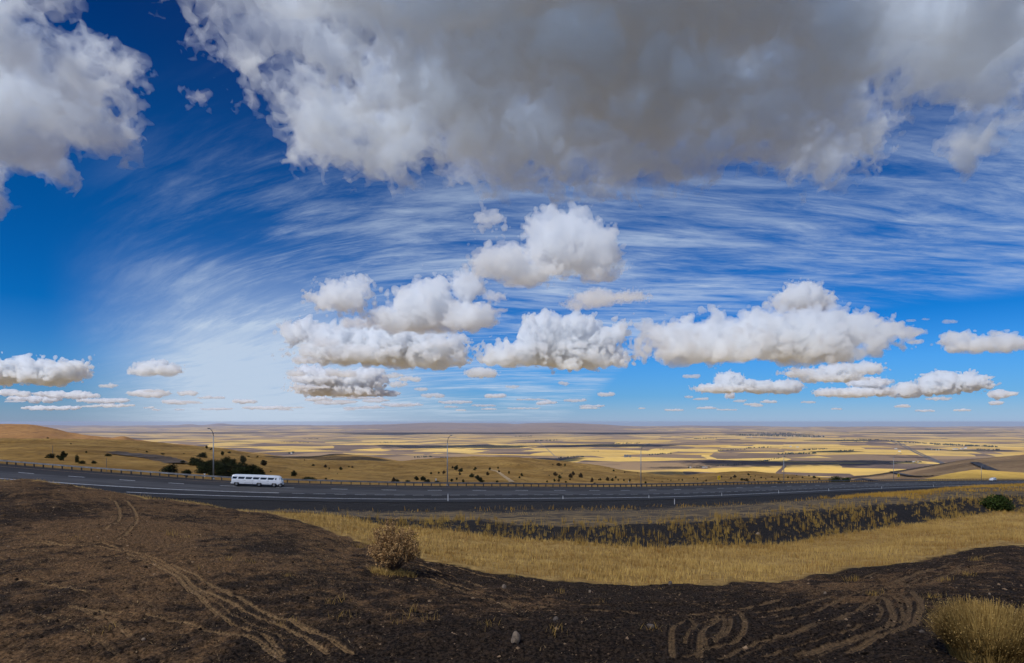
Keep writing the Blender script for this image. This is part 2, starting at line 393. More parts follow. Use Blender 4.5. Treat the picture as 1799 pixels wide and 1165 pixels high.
# wheel tracks, drawn over the ground as the photograph shows them (one polyline per rut)
TR = [ # (points in photo pixels, width m, strength)
 ([(193,874),(203,884),(211,900),(207,914),(190,930),(160,942),(100,946),(43,944)], .34, 1.0),
 ([(215,876),(228,886),(238,900),(240,915),(232,930),(215,945),(170,958),(110,960),(43,957)], .34, 1.0),
 ([(193,874),(205,870),(225,876)], .2, .5), ([(43,886),(120,888),(200,896),(240,899),(330,905),(430,903),(500,910)], .28, .6),
 ([(43,893),(110,893),(200,898),(300,897),(400,900)], .25, .5), ([(238,905),(262,902),(330,906),(400,915),(470,925)], .25, .5),
 ([(43,950),(110,960),(180,964),(230,975),(300,1003),(345,1035),(400,1060),(450,1085),(520,1118),(580,1150)], .34, .9),
 ([(175,958),(240,972),(300,995),(340,1015),(390,1040),(430,1060),(490,1090),(560,1120),(620,1150)], .34, .9),
 ([(205,975),(280,1000),(340,1043),(380,1078),(420,1105),(465,1125),(500,1150)], .3, .8),
 ([(43,1014),(90,1028),(150,1045)], .3, .8), ([(120,1068),(200,1078),(270,1085),(330,1100),(400,1120),(440,1128),(500,1160)], .36, .7),
 ([(130,1066),(190,1090),(230,1120)], .28, .5),
 ([(480,925),(560,945),(620,962),(690,975),(760,985),(850,995)], .3, .35), ([(420,925),(520,950),(600,985),(700,1010)], .3, .3),
 ([(735,985),(800,1000),(870,1018),(960,1035),(1080,1045),(1200,1047),(1330,1040),(1450,1025),(1560,1003),(1680,985),(1756,972)], .4, .85),
 ([(735,992),(800,1012),(870,1035),(960,1052),(1080,1062),(1200,1062),(1330,1053),(1450,1040),(1560,1020),(1660,998),(1756,982)], .45, .95),
 ([(735,1000),(800,1025),(880,1050),(980,1070),(1090,1078),(1200,1076),(1320,1068),(1440,1052),(1550,1030),(1650,1008),(1756,992)], .5, 1.0),
 ([(740,1008),(830,1042),(930,1070),(1060,1082),(1180,1083),(1290,1078),(1400,1070),(1500,1048),(1620,1020),(1700,1000)], .4, .9),
 ([(900,1020),(1000,1032),(1100,1040),(1250,1038),(1400,1022),(1520,1008),(1640,985)], .3, .4),
 ([(1120,1030),(1180,1050),(1250,1068),(1320,1075),(1420,1070),(1500,1060)], .3, .5),
 ([(1180,1150),(1178,1120),(1188,1100),(1210,1086),(1240,1080),(1280,1076)], .33, .9),
 ([(1213,1082),(1222,1095),(1218,1110)], .28, .6), ([(1225,1150),(1228,1125),(1240,1105),(1265,1088),(1300,1078)], .33, .9),
 ([(1240,1135),(1235,1118),(1240,1100),(1260,1085),(1262,1078)], .25, .6), ([(1255,1128),(1268,1110),(1275,1095),(1272,1080)], .28, .7),
 ([(1300,1075),(1310,1092),(1305,1112),(1285,1128),(1240,1137),(1200,1150)], .33, .9), ([(1285,1085),(1283,1100),(1270,1118),(1240,1125)], .28, .8),
 ([(1260,1150),(1330,1128),(1400,1110),(1470,1085),(1530,1062),(1580,1040)], .34, .8), ([(1300,1100),(1360,1090),(1420,1078),(1480,1060),(1540,1040)], .34, .8),
 ([(1530,1055),(1560,1062),(1570,1078),(1560,1098),(1530,1115),(1480,1130),(1420,1150)], .4, .95),
 ([(1565,1040),(1600,1050),(1617,1066),(1612,1088),(1585,1105),(1540,1125),(1490,1150)], .4, .95),
 ([(1560,1048),(1590,1058),(1600,1072),(1592,1092),(1565,1110)], .3, .7), ([(1440,1150),(1500,1130),(1560,1115)], .3, .5),
 ([(1650,983),(1672,984),(1668,992),(1640,1003),(1570,1020)], .34, .7), ([(1676,990),(1690,993),(1680,1002),(1640,1018),(1580,1032)], .34, .7),
 ([(735,996),(820,1022),(900,1042),(1000,1058),(1120,1066),(1250,1064),(1380,1052),(1500,1034)], .26, .8), ([(760,1018),(850,1052),(950,1076),(1080,1090),(1200,1092)], .24, .5), ([(820,1003),(940,1026),(1060,1036),(1180,1038)], .24, .4),
 ([(1300,1058),(1400,1046),(1500,1030),(1600,1010),(1700,990)], .24, .8), ([(1240,1052),(1340,1046),(1460,1032),(1570,1012),(1690,986)], .24, .8), ([(1330,1084),(1440,1062),(1550,1040),(1640,1018),(1740,996)], .26, .8),
 ([(1340,1150),(1430,1128),(1500,1106),(1540,1086),(1550,1070),(1530,1060)], .26, .7), ([(1400,1150),(1500,1122),(1560,1100),(1588,1080),(1580,1062),(1552,1052)], .26, .7), ([(1290,1150),(1380,1120),(1470,1092)], .24, .5), ([(1200,1128),(1215,1105),(1240,1090),(1275,1084)], .22, .7), ([(1330,1130),(1420,1104),(1500,1078),(1560,1056)], .22, .5),
 ([(43,905),(120,912),(190,925)], .22, .4), ([(43,968),(120,972),(190,976)], .24, .5), ([(250,985),(320,1025),(380,1062),(440,1098),(500,1128)], .22, .5), ([(43,1070),(110,1090),(170,1120),(210,1150)], .26, .4), ([(330,1010),(400,1042),(470,1078),(540,1108),(600,1132)], .22, .5), ([(500,940),(580,968),(650,1000),(700,1030)], .24, .35), ([(430,915),(530,935),(620,955)], .22, .35),
 ([(60,862),(150,874),(240,888)], .25, .35), ([(60,872),(130,882),(200,892)], .25, .3),
]
def resample(P, step):
    P = np.asarray(P, float); d = np.concatenate([[0], np.cumsum(np.hypot(*np.diff(P[:, :2], axis=0).T))])
    n = max(int(d[-1] / step), 2); s = np.linspace(0, d[-1], n)
    return np.stack([pchip(d, P[:, i], s) for i in range(P.shape[1])], -1)

def build_ground():
    inner = np.linspace(math.atan((-120 - CX) / F), math.atan((1920 - CX) / F), 1250)
    dA = inner[1] - inner[0]
    outerR = np.linspace(inner[-1] + .01, math.pi, 90); outerL = np.linspace(-math.pi, inner[0] - .01, 90)
    A = np.concatenate([outerL, inner, outerR])
    R, Z, _ = knots(A)
    nsub = [6, 12, 120, 170, 190, 80, 60, 14, 14, 8, 8, 4, 6]
    rr, zz, vv = [], [], []
    for j, n in enumerate(nsub):
        t = np.linspace(0, 1, n, endpoint=False) if j < len(nsub) - 1 else np.linspace(0, 1, n)
        for q in t:
            vv.append(VROW[j] + q * (VROW[j+1] - VROW[j])); rr.append(R[j] + q * (R[j+1] - R[j]))
    rr = np.array(rr); vv = np.array(vv)[:, None] * np.ones_like(rr)
    zz = np.empty_like(rr)
    for i in range(rr.shape[1]): zz[:, i] = pchip(R[:, i], Z[:, i], rr[:, i])
    x = rr * np.sin(A); y = rr * np.cos(A)
    zz = zz + relief(x, y, vv)
    # wheel tracks: distance from each ground vertex to the ruts
    nearmask = (vv > -.6) & (vv < 3.15) & (np.abs(A) < .9)[None, :]
    gx, gy = x[nearmask], y[nearmask]
    track = np.zeros(len(gx)); rut = np.zeros(len(gx))
    order = np.argsort(gx); sx = gx[order]; sy = gy[order]
    for pts, w0_, st in TR:
        pp = resample(pts, 10.)
        Wp = np.array([hit(a, b, 12., 90., 260, fn=lambda X, Y: ground_z(X, Y, False))[:2] for a, b in pp])
        Wp = resample(Wp, .08)
        Wp = Wp + .06 * np.stack([N1(Wp[:, 0] * .7, Wp[:, 1] * .7), N2(Wp[:, 0] * .7, Wp[:, 1] * .7)], -1)
        lo_, hi_ = Wp.min(0) - 1, Wp.max(0) + 1
        i0, i1 = np.searchsorted(sx, (lo_[0], hi_[0]))
        sel = np.where((sy[i0:i1] > lo_[1]) & (sy[i0:i1] < hi_[1]))[0] + i0
        if not len(sel): continue
        # bucket the rut points
        cell = .6; key = {}
        for q in Wp: key.setdefault((int(q[0] // cell), int(q[1] // cell)), []).append(q)
        cx_, cy_ = (sx[sel] // cell).astype(int), (sy[sel] // cell).astype(int)
        codes = cx_ * 100003 + cy_
        o2 = np.argsort(codes, kind='stable'); cs = codes[o2]
        ub, st_i = np.unique(cs, return_index=True); en = np.append(st_i[1:], len(cs))
        for c, a0, b0 in zip(ub, st_i, en):
            idx = sel[o2[a0:b0]]; ccx, ccy = cx_[o2[a0]], cy_[o2[a0]]
            near = [q for ix in (-1, 0, 1) for iy in (-1, 0, 1) for q in key.get((ccx + ix, ccy + iy), ())]
            if not near: continue
            near = np.array(near)
            d = np.sqrt(((sx[idx, None] - near[None, :, 0])**2 + (sy[idx, None] - near[None, :, 1])**2).min(1))
            wid = w0_ * .80; k = st * np.clip(2.0 - d / (wid * .27), 0, 1) * (1 - .55 * np.exp(-(d / (wid * .13))**2)); kr = st * np.exp(-((d - wid * .66) / (wid * .22))**2)
            o_ = order[idx]
            track[o_] = np.maximum(track[o_], k)
            rut[o_] = np.maximum(rut[o_], kr)
    T = np.zeros_like(rr); T[nearmask] = track; U = np.zeros_like(rr); U[nearmask] = rut
    zz += .045 * U * (1 - T) - .055 * T
    rough = np.clip(1 - T * 1.1, 0.15, 1) * np.clip((3.1 - vv) * 5, 0, 1) * (vv > -1)
    fine = .05 * N3.fbm(x / .31, y / .31, 3, .6) + .022 * N1(x / .09, y / .09)
    zz += rough * fine
    co = np.stack([x, y, zz], -1).reshape(-1, 3)
    return co, grid_faces(len(rr), len(A))[:, ::-1], dict(v=vv.ravel(), track=T.ravel())

def ground_material():
    m, t, b = new_mat('burnt_and_dry_ground')
    pos = t.n('ShaderNodeTexCoord').outputs['Object']
    v = t.attr('v'); tr = t.attr('track')
    n_edge = t.noise(pos, .6, 7, .68); n_big = t.noise(pos, .07, 4, .5); n_mid = t.noise(pos, .9, 5, .6); n_fine = t.noise(pos, 9., 5, .7); n_vf = t.noise(pos, 28., 3, .7)
    vw = t.math('ADD', v, t.math('MULTIPLY', t.math('SUBTRACT', n_edge, .5), .22))
    sepp = t.n('ShaderNodeSeparateXYZ'); t.link(pos, sepp.inputs[0])
    # burnt earth: black char, brown soil, straw flecks
    left = t.ramp(t.math('ADD', sepp.outputs[0], t.math('MULTIPLY', t.math('SUBTRACT', n_big, .5), 30.)), -2., -16.)
    char = t.mix(t.ramp(n_fine, .38, .68), (.004, .003, .0025), (.060, .040, .027))
    soil = t.mix(t.ramp(n_fine, .3, .7), (.018, .010, .005), (.25, .145, .070))
    k = t.math('ADD', t.math('ADD', t.math('MULTIPLY', n_mid, .8), t.math('MULTIPLY', n_big, 1.0)), t.math('MULTIPLY', left, .20))
    burnt = t.mix(t.ramp(k, .90, 1.16), char, soil)
    flk = t.math('MULTIPLY', t.ramp(n_vf, .60, .72), t.ramp(t.math('ADD', n_mid, t.math('MULTIPLY', left, .20)), .48, .70))
    burnt = t.mix(t.math('MULTIPLY', flk, .9), burnt, (.46, .30, .14))
    ash = t.ramp(t.noise(t.mapping(pos, (1, 1, 1), 0, (9, 4, 0)), 16., 3, .6), .66, .74)
    burnt = t.mix(t.math('MULTIPLY', ash, .45), burnt, (.20, .19, .18))
    trk = t.mix(t.ramp(n_fine, .3, .75), (.09, .056, .029), (.38, .24, .115))
    trk = t.mix(t.math('MULTIPLY', t.ramp(sepp.outputs[0], -6., 2.), .42), trk, (.042, .03, .022))
    tk = t.math('MULTIPLY', t.ramp(t.math('ADD', tr, t.math('MULTIPLY', t.math('SUBTRACT', n_fine, .5), t.math('MULTIPLY', t.ramp(tr, 0., .3), .55))), .10, .80), .95)
    burnt = t.mix(tk, burnt, trk)
    # dry grass, its soil hardly showing
    gold = t.mix(t.ramp(n_mid, .3, .72), (.27, .165, .050), (.46, .305, .105))
    gold = t.mix(t.ramp(n_fine, .45, .75), gold, (.17, .10, .04))
    bank = t.mix(t.ramp(n_fine, .4, .75), (.012, .012, .014), (.060, .053, .050))
    strk = t.noise(t.mapping(pos, (.35, 1.6, 1), math.radians(18)), 1.1, 5, .6)
    berm = t.mix(t.ramp(strk, .42, .60), (.050, .045, .044), (.24, .17, .085))
    berm = t.mix(t.ramp(n_fine, .5, .75), berm, (.10, .075, .05))
    grav = t.mix(t.ramp(n_fine, .35, .75), (.014, .014, .016), (.050, .047, .046))
    grav = t.mix(t.ramp(t.noise(pos, 20., 2, .5), .68, .74), grav, (.25, .24, .22))
    e = .025
    c = t.mix(t.ramp(vw, 3 - e, 3 + e), burnt, gold)
    c = t.mix(t.ramp(vw, 4 - .06, 4 + .06), c, bank)
    c = t.mix(t.ramp(vw, 4.92, 5.05), c, berm)
    c = t.mix(t.ramp(t.math('ADD', v, t.math('MULTIPLY', t.math('SUBTRACT', n_edge, .5), .8)), 5.75, 6.0), c, grav)
    c = t.mix(t.ramp(v, 9.3, 9.6), c, (.20, .13, .055))
    t.put(b.inputs['Base Color'], c)
    b.inputs['Roughness'].default_value = .95; b.inputs['Specular IOR Level'].default_value = .12
    h = t.math('ADD', t.math('MULTIPLY', n_fine, .05), t.math('ADD', t.math('MULTIPLY', n_vf, .02), t.math('MULTIPLY', n_mid, .05)))
    bp = t.n('ShaderNodeBump'); bp.inputs['Distance'].default_value = 1.0; bp.inputs['Strength'].default_value = .9
    t.link(h, bp.inputs['Height']); t.link(bp.outputs[0], b.inputs['Normal'])
    return m
M_GROUND = ground_material()
_co, _f, _a = build_ground()
ground = mesh_np('ground', _co, _f, M_GROUND, _a); tag(ground, kind='structure')
print('ground', len(_co), round(time.time() - T0, 1))

# ---------------------------------------------------------------- road
def strip(name, o0, o1, dz, s0, s1, mat, n=None, cols=2, kind='structure'):
    n = n or max(int((s1 - s0) / 2.0), 2); s = np.linspace(s0, s1, n)
    co = np.concatenate([np.stack([road_pt(s, o0 + (o1 - o0) * k / (cols - 1), dz) for k in range(cols)], 1)], 1).reshape(-1, 3)
    return co, grid_faces(n, cols)
def asphalt(name, a, b_, scale=1.):
    m, t, b = new_mat(name)
    pos = t.n('ShaderNodeTexCoord').outputs['Object']
    n1 = t.noise(t.mapping(pos, (.05, .5, 1), math.radians(25)), 1.2, 4, .6); n2 = t.noise(pos, 14, 4, .7)
    c = t.mix(t.ramp(n1, .35, .65), a, b_); c = t.mix(t.math('MULTIPLY', t.ramp(n2, .45, .75), .22), c, (.11, .11, .115))
    t.put(b.inputs['Base Color'], c); b.inputs['Roughness'].default_value = .85; b.inputs['Specular IOR Level'].default_value = .3
    return m
M_DARK = asphalt('dark_asphalt', (.013, .013, .015), (.022, .022, .025))
M_MID = asphalt('worn_asphalt', (.040, .040, .044), (.070, .070, .076))
M_FARLANE = asphalt('far_lane_asphalt', (.022, .021, .023), (.036, .034, .036))
M_WHITE = simple('road_paint_white', (.62, .64, .68), .6, var=.25, scale=2.)
M_YEL = simple('road_paint_amber', (.34, .21, .11), .6, var=.25, scale=2.)
SE = SMAX
co, f = strip('r', -3.6, RAIL - .9, 0, 0, SE, None, cols=9, n=360)
tag(mesh_np('road', co, f, M_DARK), kind='structure')
co, f = strip('r', 5.1, 12.0, .004, 0, SE, None, cols=4, n=360)
tag(mesh_np('road_lane', co, f, M_MID), kind='structure')
co, f = strip('r', 12.3, 17.0, .004, 0, SE, None, cols=4, n=360)
tag(mesh_np('road_lane', co, f, M_FARLANE), kind='structure')
def marks(name, segs, off, w, mat, dz=.010):
    V, Fc = [], []; n0 = 0
    for a, b2 in segs:
        co, f = strip('', off - w/2, off + w/2, dz, a, b2, None, n=max(int((b2 - a) / 1.5), 2))
        V.append(co); Fc.append(f + n0); n0 += len(co)
    return tag(mesh_np(name, np.concatenate(V), np.concatenate(Fc), mat), kind='structure')
marks('road_markings', [(road_s_at_px(222, 0), SE)], 0, .26, M_WHITE)
s490 = road_s_at_px(490, 5)
marks('road_markings', [(0, s490)], 5.0, .30, M_WHITE)
marks('road_markings', [(s490 + 2 + 3.3*k, s490 + 2 + 3.3*k + 1.9) for k in range(int((SE - s490 - 10) / 3.3))], 5.0, .13, M_WHITE)
marks('road_markings', [(4 + 9.2*k, 4 + 9.2*k + 2.9) for k in range(int((SE - 10) / 9.2))], 12.15, .22, M_WHITE)
marks('road_markings', [(0, SE)], 17.2, .16, M_YEL)

# ---------------------------------------------------------------- hills: each a real ridge with a front, a crest and a back
def ridge(name, cols, mat, rows_n, back=2.2, zback=-515., noise=(1.0, 120.), npx=500, seed=0, hump=None, px_lo=None, px_hi=None):
    """cols: {px: [(py, Y), ... near to far]}, last = crest; back side falls away beyond it"""
    xs = sorted(cols); nk = len(cols[xs[0]])
    px = np.linspace(xs[0], xs[-1], npx)
    ys = [pchip(xs, [cols[x][k][0] for x in xs], px) for k in range(nk)]
    Ys = [pchip(xs, [cols[x][k][1] for x in xs], px) for k in range(nk)]
    R = [Y for Y in Ys]; Z = [-(y - EY) / F * Y for y, Y in zip(ys, Ys)]
    zc, Yc = Z[-1], Ys[-1]
    R += [Yc * 1.12, Yc * (1 + (back - 1) * .5), Yc * back]; Z += [zc - .03 * Yc, zc + (zback - zc) * .6, np.full_like(zc, zback)]
    R, Z = np.array(R), np.array(Z)
    out_r = []
    for j in range(len(R) - 1):
        n = rows_n[j] if j < len(rows_n) else 14
        for q in np.linspace(0, 1, n, endpoint=(j == len(R) - 2)): out_r.append(R[j] + q * (R[j+1] - R[j]))
    out_r = np.array(out_r); zz = np.empty_like(out_r)
    for i in range(npx): zz[:, i] = pchip(R[:, i], Z[:, i], out_r[:, i])
    x = (px - CX) / F * out_r; y = out_r
    N = Noise2(seed + 50)
    amp, wl = noise
    fade = np.clip((out_r - R[0]) / (R[min(2, nk-1)] - R[0] + 1e-6), 0, 1)
    zz += amp * fade * (N.fbm(x / wl, y / wl, 5, .55))
    fn = (x, y, zz, px, out_r)
    o = mesh_np(name, np.stack([x, y, zz], -1).reshape(-1, 3), grid_faces(len(out_r), npx)[:, ::-1], mat)
    tag(o, kind='structure')
    return o, fn
def on_ridge(fn, px, Y):
    """height of the ridge surface at a photo column and a distance"""
    x, y, zz, pxs, rr = fn
    i = int(np.clip(np.searchsorted(pxs, px), 0, len(pxs) - 1))
    return float(np.interp(Y, rr[:, i], zz[:, i]))
def hit_ridge(fn, px, py):
    """distance at which the ridge first shows at photo pixel (px, py)"""
    x, y, zz, pxs, rr = fn
    i = int(np.clip(np.searchsorted(pxs, px), 0, len(pxs) - 1))
    pys = EY - zz[:, i] / rr[:, i] * F
    # first row nearest to py from the front
    k = np.where(pys <= py)[0]
    j = int(k[0]) if len(k) else int(np.argmin(np.abs(pys - py)))
    Y = rr[j, i]
    return (px - CX) / F * Y, Y, float(zz[j, i])

def dry_hill_mat(name, a, b_, dark, dk=.55, sc=.02, spots=True):
    m, t, b = new_mat(name)
    pos = t.n('ShaderNodeTexCoord').outputs['Object']
    n1 = t.noise(pos, sc, 6, .6); n2 = t.noise(pos, sc * 9, 5, .65); n3 = t.noise(t.mapping(pos, (1, 1, 1), 0, (50, 9, 0)), sc * .45, 4, .5)
    c = t.mix(t.ramp(n1, .32, .68), a, b_)
    c = t.mix(t.math('MULTIPLY', t.ramp(n2, .42, .72), .7), c, dark)
    n4 = t.noise(t.mapping(pos, (1, .35, 1), .5, (3, 70, 0)), sc * 3.5, 6, .7)
    c = t.mix(t.math('MULTIPLY', t.ramp(n4, .54, .66), .55), c, dark)
    c = t.mix(t.math('MULTIPLY', t.ramp(n3, .58, .72), dk), c, dark)
    t.put(b.inputs['Base Color'], c); b.inputs['Roughness'].default_value = .95; b.inputs['Specular IOR Level'].default_value = .08
    bp = t.n('ShaderNodeBump'); bp.inputs['Distance'].default_value = .02 / sc; bp.inputs['Strength'].default_value = .55
    t.link(n2, bp.inputs['Height']); t.link(bp.outputs[0], b.inputs['Normal'])
    return m
M_HILL = dry_hill_mat('dry_grass_slope', (.24, .135, .033), (.40, .245, .070), (.10, .055, .020), sc=.022)
M_ROCKY = dry_hill_mat('red_rocky_slope', (.30, .18, .08), (.20, .11, .075), (.085, .035, .030), .8, .03)
M_LEFTHILL = dry_hill_mat('ochre_hills', (.28, .145, .050), (.38, .21, .075), (.13, .06, .03), sc=.006)
M_RHILL = dry_hill_mat('tan_hills', (.25, .16, .085), (.33, .22, .11), (.17, .105, .06), sc=.006)
M_RMOUND = dry_hill_mat('golden_stubble_hill', (.50, .32, .07), (.60, .39, .09), (.34, .20, .05), sc=.01)

def railY(px):
    s = road_s_at_px(px, RAIL + 5.); p = road_pt(s, RAIL + 5.); return float(p[1]), float(p[2])
HC = {-260: [(824,230),(812,360),(796,620),(772,1000)], -100: [(820,200),(808,340),(793,610),(770,1000)], 43: [(816,185),(801,330),(786,600),(773,1000)], 120: [(821,180),(804,330),(788,600),(774,1000)],
      200: [(826,175),(809,330),(792,600),(776,1000)], 270: [(830,172),(812,330),(796,580),(780,1000)], 330: [(834,172),(817,330),(801,560),(785,1000)],
      400: [(838,172),(821,330),(806,560),(793,1000)], 450: [(841,172),(826,330),(813,560),(801,1000)], 500: [(843,178),(829,340),(816,600),(806,1050)],
      560: [(845,184),(833,350),(821,650),(811,1100)], 680: [(847,200),(836,400),(823,700),(812,1200)], 740: [(848,210),(837,410),(822,720),(808,1220)], 800: [(849,220),(837,420),(820,750),(803,1250)],
      880: [(850,230),(839,430),(820,750),(803,1250)], 960: [(851,240),(843,430),(826,750),(809,1200)], 1040: [(852,250),(846,430),(835,750),(821,1150)],
      1100: [(852,250),(848,430),(841,750),(830,1100)], 1200: [(852,262),(849,450),(844,800),(834,1200)], 1300: [(851,280),(848,470),(843,800),(832,1250)],
      1380: [(850,300),(847,500),(843,800),(836,1200)], 1430: [(850,310),(848,500),(845,800),(841,1200)], 1500: [(850,330),(850,520),(851,800),(852,1100)], 1700: [(850,420),(855,600),(860,800),(865,1000)], 1950: [(852,560),(860,700),(865,850),(870,1000)]}
for k_ in HC:
    Yr, zr = railY(k_); HC[k_] = [(EY - (zr - 1.2) / Yr * F, Yr)] + HC[k_]
hill_main, FN_MAIN = ridge('hillside', HC, M_HILL, [24, 40, 50, 50], noise=(3.6, 150.), npx=900, seed=1, back=2.3)
LH = {-330: [(800,1400),(775,2000),(745,2600)], -150: [(800,1400),(775,2000),(744,2600)], 43: [(800,1300),(775,1900),(748,2600)], 90: [(800,1300),(778,1900),(754,2550)], 130: [(800,1300),(782,1900),(762,2500)], 165: [(800,1300),(785,1900),(765,2400)],
      195: [(800,1300),(787,1900),(768,2400)], 215: [(800,1300),(787,1900),(766,2400)], 240: [(800,1300),(788,1900),(772,2450)], 300: [(805,1300),(790,1900),(777,2600)], 360: [(810,1400),(795,2000),(784,2800)], 430: [(815,1500),(802,2200),(795,3000)], 480: [(820,1500),(812,2200),(808,3000)]}
_, FN_LEFT = ridge('hills', LH, M_LEFTHILL, [20, 60], noise=(9., 420.), npx=420, seed=2, back=2.0, zback=-520)
GM = {300: [(825,1900),(812,2600),(800,3600)], 400: [(825,1900),(808,2600),(794,3500)], 450: [(825,1900),(810,2600),(797,3500)], 510: [(828,1900),(812,2500),(801,3400)], 550: [(830,1800),(813,2500),(800,3300)], 590: [(830,1800),(812,2500),(797,3300)],
      640: [(830,1800),(814,2500),(800,3300)], 690: [(832,1900),(820,2600),(808,3400)], 740: [(835,1900),(824,2700),(815,3500)], 800: [(840,2000),(832,2800),(824,3600)]}
_, FN_MOUND = ridge('hills', GM, M_HILL, [16, 50], noise=(7., 380.), npx=320, seed=3, back=1.7, zback=-520)
RH = {1330: [(862,900),(856,1500),(852,2400)], 1450: [(860,900),(851,1500),(846,2400)], 1500: [(858,900),(848,1500),(841,2400)], 1545: [(856,850),(845,1500),(834,2350)], 1580: [(856,850),(842,1450),(828,2300)], 1620: [(855,850),(838,1400),(821,2200)],
      1660: [(854,850),(834,1350),(813,2050)], 1700: [(854,800),(830,1300),(806,1950)], 1756: [(854,800),(827,1300),(801,1850)], 1850: [(854,800),(824,1250),(793,1800)], 2100: [(850,800),(815,1200),(780,1700)]}
_, FN_RIGHT = ridge('hills', RH, M_RHILL, [20, 60], noise=(6., 420.), npx=420, seed=4, back=2.2, zback=-520)
RM = {1540: [(870,450),(866,650),(858,900)], 1600: [(862,450),(855,650),(846,900)], 1640: [(860,450),(850,650),(838,900)], 1680: [(858,450),(846,650),(830,920)], 1715: [(857,450),(843,650),(826,940)], 1756: [(857,450),(843,650),(829,950)], 1810: [(858,450),(846,650),(834,950)], 1950: [(860,450),(852,650),(845,950)]}
_, FN_RM = ridge('hills', RM, M_RMOUND, [14, 50], noise=(1.6, 130.), npx=260, seed=5, back=1.5, zback=-200)

# ---------------------------------------------------------------- the plain
PZ = -500.
NP_ = Noise2(77)
def plain_z(x, y):
    y = np.asarray(y, float); far = np.clip((y - 9000) / 26000, 0, 1)
    z = PZ + (6 + 70 * far**1.3) * NP_.fbm(x / (2600 + 3000 * far), y / 5200., 4, .5)
    z = z + 120 * np.clip((y - 26000) / 34000, 0, 1) * (.5 - .5 * np.tanh(np.asarray(x) / 14000. - .9))
    return z
def build_plain():
    py = np.linspace(853, 749.2, 360); Y = -PZ * F / (py - EY)
    Y = np.concatenate([[2600.], Y[(Y > 2700)]])
    px = np.linspace(-420, 2220, 820)
    YY, PP = np.meshgrid(Y, px, indexing='ij'); X = (PP - CX) / F * YY
    return np.stack([X, YY, plain_z(X, YY)], -1).reshape(-1, 3), grid_faces(len(Y), len(px))[:, ::-1]
def plain_mat():
    m, t, b = new_mat('farmland')
    pos = t.n('ShaderNodeTexCoord').outputs['Object']
    wn = t.noise(pos, .00035, 2, .5, 0, 1)
    wpos = t.vmath('ADD', pos, t.vmath('MULTIPLY', t.vmath('SUBTRACT', wn, (.5, .5, .5)), (1300, 900, 0)))
    def brick(rot, w, h, off, loc=(0, 0, 0), sq=1.):
        nd = t.n('ShaderNodeTexBrick'); nd.offset = off; nd.squash = sq
        t.put(nd.inputs['Vector'], t.mapping(wpos, (.001, .001, .001), rot, loc)); nd.inputs['Color1'].default_value = (0, 0, 0, 1); nd.inputs['Color2'].default_value = (1, 1, 1, 1)
        nd.inputs['Mortar Size'].default_value = 0.0; nd.inputs['Brick Width'].default_value = w; nd.inputs['Row Height'].default_value = h; nd.inputs['Scale'].default_value = 1.
        return nd.outputs[0]
    b1 = brick(.42, 2.6, 2.1, .37); b2 = brick(.42, 1.15, .95, .5, (31, 17, 0)); b3 = brick(-.35, 3.4, 1.3, .3, (5, 40, 0))
    k = t.math('ADD', t.math('MULTIPLY', b1, .5), t.math('ADD', t.math('MULTIPLY', b2, .2), t.math('MULTIPLY', b3, .3)))
    cr_ = t.n('ShaderNodeValToRGB'); t.link(k, cr_.inputs[0]); cr_.color_ramp.interpolation = 'CONSTANT'
    E = cr_.color_ramp.elements; E[0].position = 0; E[0].color = (.17, .115, .08, 1); E[1].position = .92; E[1].color = (.12, .15, .07, 1)
    for p, c in ((.22, (.32, .215, .12)), (.32, (.12, .085, .075)), (.40, (.74, .49, .125)), (.50, (.64, .41, .10)), (.58, (.24, .165, .11)), (.66, (.78, .53, .15)), (.76, (.17, .12, .09)), (.82, (.40, .27, .12))):
        e = E.new(p); e.color = (*c, 1)
    sp = t.n('ShaderNodeSeparateXYZ'); t.link(pos, sp.inputs[0])
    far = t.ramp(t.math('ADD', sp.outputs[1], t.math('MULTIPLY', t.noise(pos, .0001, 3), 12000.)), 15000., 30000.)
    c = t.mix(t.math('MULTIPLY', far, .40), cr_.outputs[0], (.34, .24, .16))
    n1 = t.noise(pos, .0009, 6, .65); n2 = t.noise(t.mapping(pos, (1, 2.5, 1), .4), .006, 4, .6)
    c = t.mix(t.math('MULTIPLY', t.ramp(n1, .4, .66), .5), c, (.27, .19, .11)); c = t.mix(t.math('MULTIPLY', t.ramp(n2, .55, .75), .3), c, (.20, .14, .08))
    t.put(b.inputs['Base Color'], c); b.inputs['Roughness'].default_value = 1.; b.inputs['Specular IOR Level'].default_value = .0
    return m
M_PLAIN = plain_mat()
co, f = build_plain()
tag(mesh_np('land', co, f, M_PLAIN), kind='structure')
M_FAR = dry_hill_mat('far_hills', (.26, .18, .12), (.32, .22, .14), (.18, .13, .10), sc=.0004)
FH = {-420: (746, 52000), -100: (744, 52000), 43: (745, 52000), 90: (747.5, 52000), 130: (748.5, 52000), 170: (747, 50000), 190: (748.5, 50000), 240: (749, 52000), 300: (748, 56000), 335: (745.5, 60000), 352: (746.6, 60000), 385: (744.3, 60000), 410: (746.5, 60000), 470: (747.8, 60000), 560: (747, 56000),
      640: (745.3, 52000), 760: (742.5, 50000), 860: (743.6, 48000), 905: (744.8, 46000), 925: (743.2, 44000), 1000: (743.3, 44000), 1060: (745.5, 43000), 1140: (750, 43000), 1180: (748.6, 52000), 1280: (749.4, 52000), 1330: (751.5, 54000), 1450: (752, 54000), 1560: (751.7, 54000), 1700: (752.7, 54000), 2220: (752, 54000)}
_, FN_FAR = ridge('hills', {k: [(760, 26000 + .0 * v[1]), ((v[0] + 760) / 2 + 1, v[1] * .78), v] for k, v in FH.items()}, M_FAR, [20, 40], noise=(80., 6000.), npx=900, seed=6, back=1.08, zback=-600)
print('terrain', round(time.time() - T0, 1))

